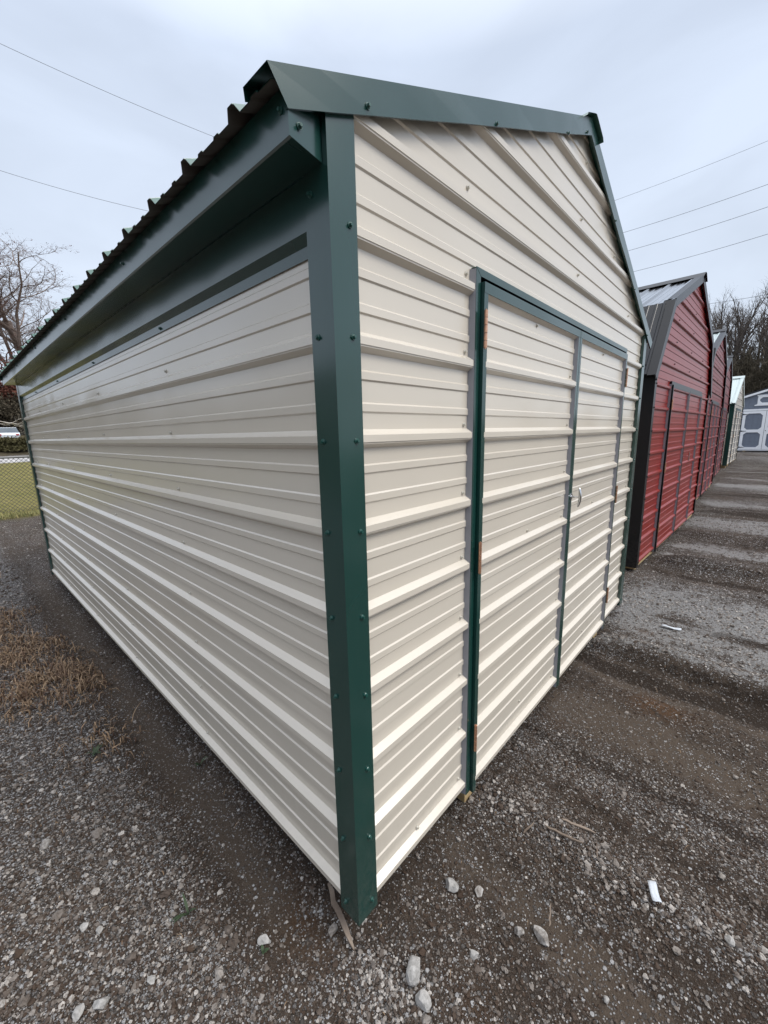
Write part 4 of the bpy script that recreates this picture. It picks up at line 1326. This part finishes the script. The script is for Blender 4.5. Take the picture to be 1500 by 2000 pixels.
cable((0, 85), (405, 262), 14, 17, 0.0068, 'thin overhead line crossing the sky at upper left, the higher of two')
cable((0, 333), (280, 410), 16, 18, 0.0068, 'thin overhead line at left, the lower one above the bare tree')
cable((1205, 390), (1500, 275), 30, 24, 0.008, 'thin overhead line at right, the topmost above the red barn')
cable((1222, 453), (1500, 360), 30, 24, 0.011, 'overhead line at right, second from the top')
cable((1230, 489), (1500, 404), 30, 24, 0.011, 'overhead line at right, third from the top')
cable((1240, 530), (1500, 457), 30, 24, 0.011, 'overhead line at right, just above the barn roof')
cable((1388, 593), (1500, 575), 44, 40, 0.016, 'faint overhead line passing the tops of the bare trees', 0.1)
cable((1425, 722), (1500, 715), 40, 38, 0.030, 'dark overhead cable low in front of the bare trees', 0.1)


# ------------------------------------------------------------------ loose stones (instanced gravel)
def scatter(name, n_try, region, dens, smin, smax, seed, tone_lo=0.0, tone_hi=1.0, pw=2.0, flat=0.7):
    rng = np.random.default_rng(seed)
    x = rng.uniform(region[0], region[1], n_try); y = rng.uniform(region[2], region[3], n_try)
    keep = rng.random(n_try) < dens(x, y)
    keep &= ~((x > 0.03) & (x < W - 0.03) & (y > 0.03) & (y < L - 0.03))
    x, y = x[keep], y[keep]
    s = smin + (smax - smin) * rng.random(len(x)) ** 3
    z = height(x, y) + s * 0.18
    tone = tone_lo + (tone_hi - tone_lo) * rng.random(len(x)) ** pw
    tone = np.clip(tone + 0.45 * masks(x, y)[6] * rng.random(len(x)), 0, 1)
    return x, y, z, s, tone


def ngroup_stones():
    ng = bpy.data.node_groups.new('gravel_nodes', 'GeometryNodeTree')
    ng.interface.new_socket('Geometry', in_out='INPUT', socket_type='NodeSocketGeometry')
    ng.interface.new_socket('Geometry', in_out='OUTPUT', socket_type='NodeSocketGeometry')
    N_, Lk = ng.nodes, ng.links
    gi, go = N_.new('NodeGroupInput'), N_.new('NodeGroupOutput')
    ju = N_.new('GeometryNodeGeometryToInstance')
    for k_ in range(6):
        ic = N_.new('GeometryNodeMeshIcoSphere'); ic.inputs['Radius'].default_value = 0.5; ic.inputs['Subdivisions'].default_value = 2
        sp = N_.new('GeometryNodeSetPosition')
        nt = N_.new('ShaderNodeTexNoise'); nt.noise_dimensions = '4D'
        nt.inputs['Scale'].default_value = 2.1; nt.inputs['W'].default_value = 3.7 * k_; nt.inputs['Detail'].default_value = 1.5
        ps = N_.new('GeometryNodeInputPosition'); Lk.new(ps.outputs[0], nt.inputs['Vector'])
        sb_ = N_.new('ShaderNodeVectorMath'); sb_.operation = 'SUBTRACT'; Lk.new(nt.outputs['Color'], sb_.inputs[0]); sb_.inputs[1].default_value = (.5, .5, .5)
        sc_ = N_.new('ShaderNodeVectorMath'); sc_.operation = 'SCALE'; Lk.new(sb_.outputs[0], sc_.inputs[0]); sc_.inputs['Scale'].default_value = 1.25
        Lk.new(ic.outputs[0], sp.inputs['Geometry']); Lk.new(sc_.outputs[0], sp.inputs['Offset'])
        tf = N_.new('GeometryNodeTransform'); tf.inputs['Scale'].default_value = (1.0, 0.62 + 0.06 * k_, 0.50 + 0.05 * ((k_ * 2) % 5))
        Lk.new(sp.outputs[0], tf.inputs['Geometry'])
        sm = N_.new('GeometryNodeSetMaterial'); sm.inputs['Material'].default_value = M['gravel']; Lk.new(tf.outputs[0], sm.inputs['Geometry'])
        Lk.new(sm.outputs[0], ju.inputs[0])
    ip = N_.new('GeometryNodeInstanceOnPoints')
    Lk.new(gi.outputs[0], ip.inputs['Points']); Lk.new(ju.outputs[0], ip.inputs['Instance'])
    ip.inputs['Pick Instance'].default_value = True

    def na(nm, typ):
        a = N_.new('GeometryNodeInputNamedAttribute'); a.data_type = typ; a.inputs['Name'].default_value = nm
        return a.outputs['Attribute']
    Lk.new(na('rot', 'FLOAT_VECTOR'), ip.inputs['Rotation'])
    Lk.new(na('size', 'FLOAT'), ip.inputs['Scale'])
    Lk.new(na('pick', 'INT'), ip.inputs['Instance Index'])
    Lk.new(ip.outputs[0], go.inputs[0])
    return ng


def near_frustum(x, y, far):
    d = np.hypot(x - CAM_POS.x, y - CAM_POS.y)
    return d < far


sets = []
dn = lambda x, y: masks(x, y)[0]
bare = lambda x, y: (1 - 0.85 * masks(x, y)[8]) * (1 - 0.5 * masks(x, y)[7]) * 1.0 - 0.0 * 0.75 * gauss(x + 0.02 * np.sin(5 * y), -0.105, 0.075) * sstep(0.05, 0.25, y)
cxy = (CAM_POS.x, CAM_POS.y)
dist = lambda x, y: np.hypot(x - cxy[0], y - cxy[1])
# fine grit and pebbles close to the camera
sets.append(scatter('a', 420000, (-1.1, 2.6, -1.2, 2.6), lambda x, y: (0.30 + 0.60 * dn(x, y)) * bare(x, y) * sstep(3.0, 1.2, dist(x, y)), 0.0025, 0.0095, 1, 0.0, 1.0, 3.6))
sets.append(scatter('b', 90000, (-1.2, 4.5, -1.4, 5.5), lambda x, y: (0.06 + 0.85 * dn(x, y) ** 1.5) * bare(x, y) * sstep(6.5, 2.0, dist(x, y)), 0.008, 0.019, 2, 0.02, 1.0, 2.0))
sets.append(scatter('c', 5200, (-1.2, 5.5, -1.4, 6.5), lambda x, y: (0.06 + 0.5 * dn(x, y)) * bare(x, y), 0.018, 0.036, 3, 0.0, 0.8, 2.4))
sets.append(scatter('d', 110000, (-2.5, 9.0, -3.0, 9.5), lambda x, y: (0.14 + 0.72 * dn(x, y) ** 1.6) * sstep(1.5, 3.5, dist(x, y)) * (1 - sstep(9.7, 9.9, y)), 0.010, 0.024, 4, 0.05, 1.0, 1.8))
sets.append(scatter('e', 150000, (-1.1, 4.2, -1.3, 1.2), lambda x, y: (0.16 + 0.45 * np.clip(fbm(x, y, 3.0, 3) + 0.3, 0, 1)) * bare(x, y) * sstep(4.5, 1.5, dist(x, y)), 0.005, 0.015, 6, 0.0, 0.38, 1.6))
# a line of cleaner stones heaped along the first rut and beneath the shed edge
rng_l = np.random.default_rng(5)
nl = 330
xl_ = 0.70 + rng_l.normal(0, 0.045, nl); yl_ = rng_l.uniform(-1.2, 0.05, nl)
sl_ = 0.007 + 0.016 * rng_l.random(nl) ** 2
sets.append((xl_, yl_, height(xl_, yl_) + sl_ * 0.2, sl_, rng_l.random(nl) ** 1.3))
nl = 260
xl_ = -0.03 + rng_l.normal(0, 0.05, nl); yl_ = -0.14 + rng_l.normal(0, 0.09, nl)
sl_ = 0.005 + 0.009 * rng_l.random(nl) ** 2
sets.append((xl_, yl_, height(xl_, yl_) + sl_ * 0.2, sl_, 0.5 + 0.5 * rng_l.random(nl)))
sx_, sy_, sz_, ss_, st_ = [np.concatenate(a) for a in zip(*sets)]
npnt = len(sx_)
gm = bpy.data.meshes.new('gravel')
gm.vertices.add(npnt)
gm.vertices.foreach_set('co', np.stack([sx_, sy_, sz_], -1).astype(np.float32).ravel())
at = gm.attributes.new('size', 'FLOAT', 'POINT'); at.data.foreach_set('value', ss_.astype(np.float32))
at = gm.attributes.new('tone', 'FLOAT', 'POINT'); at.data.foreach_set('value', st_.astype(np.float32))
at = gm.attributes.new('pick', 'INT', 'POINT'); at.data.foreach_set('value', RNG.integers(0, 6, npnt).astype(np.int32))
rot = np.stack([RNG.normal(0, .3, npnt), RNG.normal(0, .3, npnt), RNG.uniform(0, 6.283, npnt)], -1).astype(np.float32)
at = gm.attributes.new('rot', 'FLOAT_VECTOR', 'POINT'); at.data.foreach_set('vector', rot.ravel())
gm.materials.append(M['gravel'])
grv = bpy.data.objects.new('gravel', gm); COL.objects.link(grv)
tag(grv, 'loose grey and pale gravel stones scattered over the dirt', 'gravel', kind='stuff')
md = grv.modifiers.new('stones', 'NODES'); md.node_group = ngroup_stones()
print('stones', npnt)


# ------------------------------------------------------------------ larger rocks that can be picked out
def rock(x, y, s, mat, label, seed, sq=(1, .8, .65), rz_=0.0):
    import bmesh
    bm = bmesh.new()
    bmesh.ops.create_icosphere(bm, subdivisions=3, radius=0.5)
    rg = random.Random(seed)
    planes = [(Vector((rg.gauss(0, 1), rg.gauss(0, 1), rg.gauss(0, 1))).normalized(), rg.uniform(0.28, 0.43)) for _ in range(13)]
    for v_ in bm.verts:
        for n_, d_ in planes:
            dd = v_.co.dot(n_) - d_
            if dd > 0: v_.co -= n_ * dd
        v_.co *= 1 + 0.05 * (rg.random() - 0.5)
        v_.co = Vector((v_.co.x * sq[0], v_.co.y * sq[1], v_.co.z * sq[2])) * s * 1.08
    me = bpy.data.meshes.new('stone'); bm.to_mesh(me); bm.free()
    me.materials.append(mat)
    o = bpy.data.objects.new('stone', me); COL.objects.link(o)
    o.location = (x, y, gz(x, y) + s * 0.20); o.rotation_euler = (0, 0, rz_)
    tag(o, label, 'stone', 'larger stones lying on the dirt')
    return o


rock(0.046, -0.172, 0.066, M['rock'], 'largest pale grey stone with dark pits, lying in front of the green corner post', 1, (1, .85, .7), 0.5)
rock(0.014, -0.232, 0.052, M['rock'], 'rough grey brown stone near the bottom edge, just below the largest pale stone', 2, (1, .8, .6), 1.4)
rock(0.325, -0.118, 0.048, M['rock'], 'white angular stone beside the gable wall, right of the green corner post', 3, (1, .9, .8), 2.0)
rock(-0.199, 0.223, 0.036, M['rock'], 'whitish upright stone on the dirt strip, left of the green corner post', 4, (.7, 1.1, .8), 0.9)
rock(-0.566, 0.669, 0.032, M['rock'], 'off white stone in the lower left gravel, left one of a close pair', 5, (1, .7, .6), 0.3)
rock(-0.538, 0.621, 0.030, M['rock'], 'off white stone in the lower left gravel, right one of a close pair', 11, (.8, .7, .6), 1.3)
rock(-0.579, 0.416, 0.044, M['rock'], 'cream mottled stone close to the bottom left corner, larger one', 12, (1.1, .7, .6), 2.3)
rock(-0.625, 0.445, 0.036, M['rock'], 'white stone beside the cream mottled one close to the bottom left corner', 13, (1.1, .7, .6), 0.8)
rock(-0.469, 0.369, 0.028, M['rock'], 'small bluish white stone near the bottom left, right of the mottled one', 14, (1, .8, .6), 1.8)
rock(0.380, -0.195, 0.040, M['rock_dirty'], 'brown muddy stone right of the white angular stone', 6, (1, .8, .6), 0.3)
rock(0.361, -0.347, 0.034, M['rock_dirty'], 'smaller brown stone at the left of the muddy cluster near the bottom right', 7, (1, .8, .8), 2.3)
rock(0.392, -0.405, 0.050, M['rock_dirty'], 'largest brown stone of the muddy cluster near the bottom right', 8, (1.2, .7, .6), 1.3)
rock(-0.603, 1.105, 0.042, M['rock_dirty'], 'grey stone standing out of the gravel at left', 9, (1, .8, .8), 0.2)
rock(0.701, -0.832, 0.030, M['rock'], 'rounded pale stone at the right edge, beyond the white scrap of paper', 10, (1, .8, .8), 0.2)
rock(0.370, -0.594, 0.022, M['rock'], 'small pale stone near the bottom edge, below the paper scrap', 15, (1, .7, .8), 0.2)
rock(0.205, -0.275, 0.030, M['rock'], 'tall narrow grey stone between the corner post and the muddy cluster', 16, (.7, 1.2, .9), 0.6)

# ------------------------------------------------------------------ dry grass, weeds, litter


def blades(name, spots, hmin, hmax, mat, seed, bend=1.0, width=0.0035):
    rng = np.random.default_rng(seed)
    V, F, T = [], [], []
    for (x, y) in spots:
        z = gz(x, y)
        h = rng.uniform(hmin, hmax); a = rng.uniform(0, 6.283)
        dx, dy = math.cos(a), math.sin(a)
        w = width * rng.uniform(.6, 1.4)
        px, py = -dy * w, dx * w
        b0 = rng.uniform(.2, 1.3) * bend
        i = len(V); t_ = rng.random() ** 1.2
        cx_, cz_, th = 0.0, 0.0, rng.uniform(0.0, 0.5)
        for k_ in range(5):
            ww = 1 - k_ / 4.3
            V.append((x + dx * cx_ - px * ww, y + dy * cx_ - py * ww, z + cz_)); V.append((x + dx * cx_ + px * ww, y + dy * cx_ + py * ww, z + cz_))
            T += [t_, t_]
            cx_ += math.sin(th) * h / 4; cz_ = max(0.003, cz_ + math.cos(th) * h / 4); th += b0 * 0.75
        for k_ in range(4):
            F.append((i + 2 * k_, i + 2 * k_ + 1, i + 2 * k_ + 3, i + 2 * k_ + 2))
    return obj_np(name, V, F, mat, None, T, k=4)


rg = np.random.default_rng(77)
spots = []
cl = [(-0.50 + rg.normal(0, .13), 3.15 + rg.normal(0, .60)) for _ in range(44)] + [(-0.24 + rg.normal(0, .045), 2.40 + rg.normal(0, .12)) for _ in range(9)] \
    + [(-0.44 + rg.normal(0, .09), 2.50 + rg.normal(0, .12)) for _ in range(8)] + [(-0.30, 1.62), (-0.27, 1.55)]
for cx_, cy_ in cl:
    for _ in range(int(rg.integers(24, 66))):
        spots.append((cx_ + rg.normal(0, .055), cy_ + rg.normal(0, .085)))
spots = [s for s in spots if s[0] < -0.12]
o = blades('dry_grass', spots, 0.025, 0.150, M['straw'], 5, 2.2, 0.0032)
tag(o, 'patch of dry straw coloured and rusty dead grass beside the gravel at left', 'dry grass', kind='stuff')
# thin litter of straw over the dirt
sp2 = []
for _ in range(900):
    x, y = rg.uniform(-1.0, 3.0), rg.uniform(-1.2, 3.0)
    if x > 0 and y > 0: continue
    sp2.append((x, y))
for _ in range(500):
    sp2.append((-0.42 + rg.normal(0, .16), 1.75 + rg.normal(0, .4)))
o = blades('straw_litter', sp2, 0.015, 0.06, M['straw'], 6, 3.2, 0.0011)
tag(o, 'scattered bits of dead straw lying on the gravel and dirt', 'litter', kind='stuff')
# fringe of longer grass under the fence and along the lawn
sp3 = [(rg.uniform(-2.5, 1.4), 10.0 + abs(rg.normal(0, .45)) - 0.1) for _ in range(5000)]
o = blades('lawn_grass', sp3, 0.04, 0.14, M['lawn_blade'], 8, 1.0, 0.004)
tag(o, 'ragged grass along the near edge of the lawn under the fence', 'grass', kind='stuff')


def weed(x, y, n_, h, seed, label, wide=0.006):
    rng = random.Random(seed)
    t = empty('weed', (x, y, gz(x, y)))
    tag(t, label, 'weed', 'small green weeds in the gravel')
    for i in range(n_):
        a = rng.uniform(0, 6.28); hh = h * rng.uniform(.6, 1.2); th = rng.uniform(0.3, 0.8)
        V = []
        cx_, cz_ = 0.0, 0.0
        for k_ in range(6):
            ww = wide * math.sin(math.pi * min(1, (k_ + .6) / 5.6)) * rng.uniform(.9, 1.1)
            V.append((math.cos(a) * cx_ + math.sin(a) * ww, math.sin(a) * cx_ - math.cos(a) * ww, cz_ + .002))
            V.append((math.cos(a) * cx_ - math.sin(a) * ww, math.sin(a) * cx_ + math.cos(a) * ww, cz_ + .002))
            cx_ += math.sin(th) * hh / 5; cz_ += math.cos(th) * hh / 5; th += 0.28
        obj('leaf', V, [(2 * k_, 2 * k_ + 1, 2 * k_ + 3, 2 * k_ + 2) for k_ in range(5)], M['weed'], t)


weed(-0.36, 1.50, 7, 0.055, 1, 'small green weed in the gravel, left of the bare dirt strip')
weed(-0.035, 1.06, 4, 0.05, 2, 'green weed sprouting against the foot of the side wall')
weed(-0.33, 0.46, 5, 0.06, 3, 'dark green weed with grass tips in the lower left gravel', 0.004)
weed(-0.215, 0.20, 5, 0.022, 4, 'tiny green weed beside the whitish upright stone', 0.005)


def strip(name, p, q, w, h, mat, label, cat, lift=0.0, lift2=0.0, seed=0):
    """a thin splintered stick from p to q, resting on the ground"""
    rng = random.Random(seed)
    P, Q = Vector((*p, gz(*p) + lift)), Vector((*q, gz(*q) + lift2))
    d_ = (Q - P).normalized(); s = Vector((-d_.y, d_.x, 0)).normalized()
    u_ = d_.cross(s) * -1
    K = 7; V, F = [], []
    for i in range(K + 1):
        t_ = i / K
        c_ = P.lerp(Q, t_) + s * rng.gauss(0, w * .22) + Vector((0, 0, h * 0.6 + rng.random() * h * .3))
        ww = w * (1 - 0.75 * max(0, (t_ - 0.7) / 0.3) ** 1.5) * (1 - 0.6 * max(0, (0.15 - t_) / 0.15)) * 0.5
        for a_, b_ in ((-1, -1), (1, -1), (1, 1), (-1, 1)):
            V.append(tuple(c_ + s * (a_ * ww) + Vector((0, 0, b_ * h * .5))))
    for i in range(K):
        for j in range(4):
            k_ = (j + 1) % 4
            F.append((4 * i + j, 4 * i + k_, 4 * i + 4 + k_, 4 * i + 4 + j))
    F += [(3, 2, 1, 0), (4 * K, 4 * K + 1, 4 * K + 2, 4 * K + 3)]
    o = obj(name, V, F, mat); tag(o, label, cat)
    return o


strip('wood_splinter', (0.012, 0.17), (-0.030, -0.004), 0.016, 0.006, M['weathered'], 'thin splintered wood strip sticking out from under the green corner post', 'wood strip', 0.05, 0.006, 1)
strip('stick', (0.700, -0.290), (0.712, -0.425), 0.007, 0.006, M['weathered'], 'pale dry stalk lying across the stone line, the longer of two', 'stick', 0.004, 0.012, 2)
strip('stick', (0.775, -0.330), (0.815, -0.440), 0.009, 0.006, M['weathered'], 'brown flattened twig just beyond the longer pale stalk', 'stick', 0.004, 0.006, 3)
strip('stick', (0.640, -0.235), (0.690, -0.255), 0.006, 0.004, M['weathered'], 'short pale stalk at the near end of the stone line', 'stick', 0.004, 0.006, 4)
strip('stick', (0.70, -0.475), (0.77, -0.455), 0.003, 0.003, M['weathered'], 'thin curved stem lying beyond the flattened twig', 'stick', 0.004, 0.006, 5)
strip('stick', (0.415, -0.420), (0.475, -0.400), 0.004, 0.003, M['weathered'], 'thin straw stick beside the muddy brown stones', 'stick', 0.03, 0.03, 6)


def scrap(x, y, w, h, rz_, label, seed):
    rng = random.Random(seed)
    V, F = [], []
    nx_, ny_ = 6, 3
    for i in range(nx_ + 1):
        for j in range(ny_ + 1):
            a, c_ = (i / nx_ - .5) * w, (j / ny_ - .5) * h
            if i == nx_: a -= rng.uniform(0, .004)
            V.append((a, c_, 0.004 + 0.004 * math.sin(i * 1.1 + j * .4) + rng.random() * 0.0015))
    for i in range(nx_):
        for j in range(ny_):
            k_ = i * (ny_ + 1) + j
            F.append((k_, k_ + ny_ + 1, k_ + ny_ + 2, k_ + 1))
    o = obj('paper_scrap', V, F, M['paper'], smooth=True)
    md_ = o.modifiers.new('thickness', 'SOLIDIFY'); md_.thickness = 0.0006
    o.location = (x, y, gz(x, y) + 0.012); o.rotation_euler = (0, 0.05, rz_)
    tag(o, label, 'paper scrap', 'white paper scraps')


scrap(0.695, -0.645, 0.062, 0.025, R(205), 'white paper scrap with a torn end, nearer one beside the line of stones', 1)
scrap(2.93, -0.385, 0.125, 0.034, R(-80), 'narrow white paper strip farther off on the pale gravel near the barn', 2)
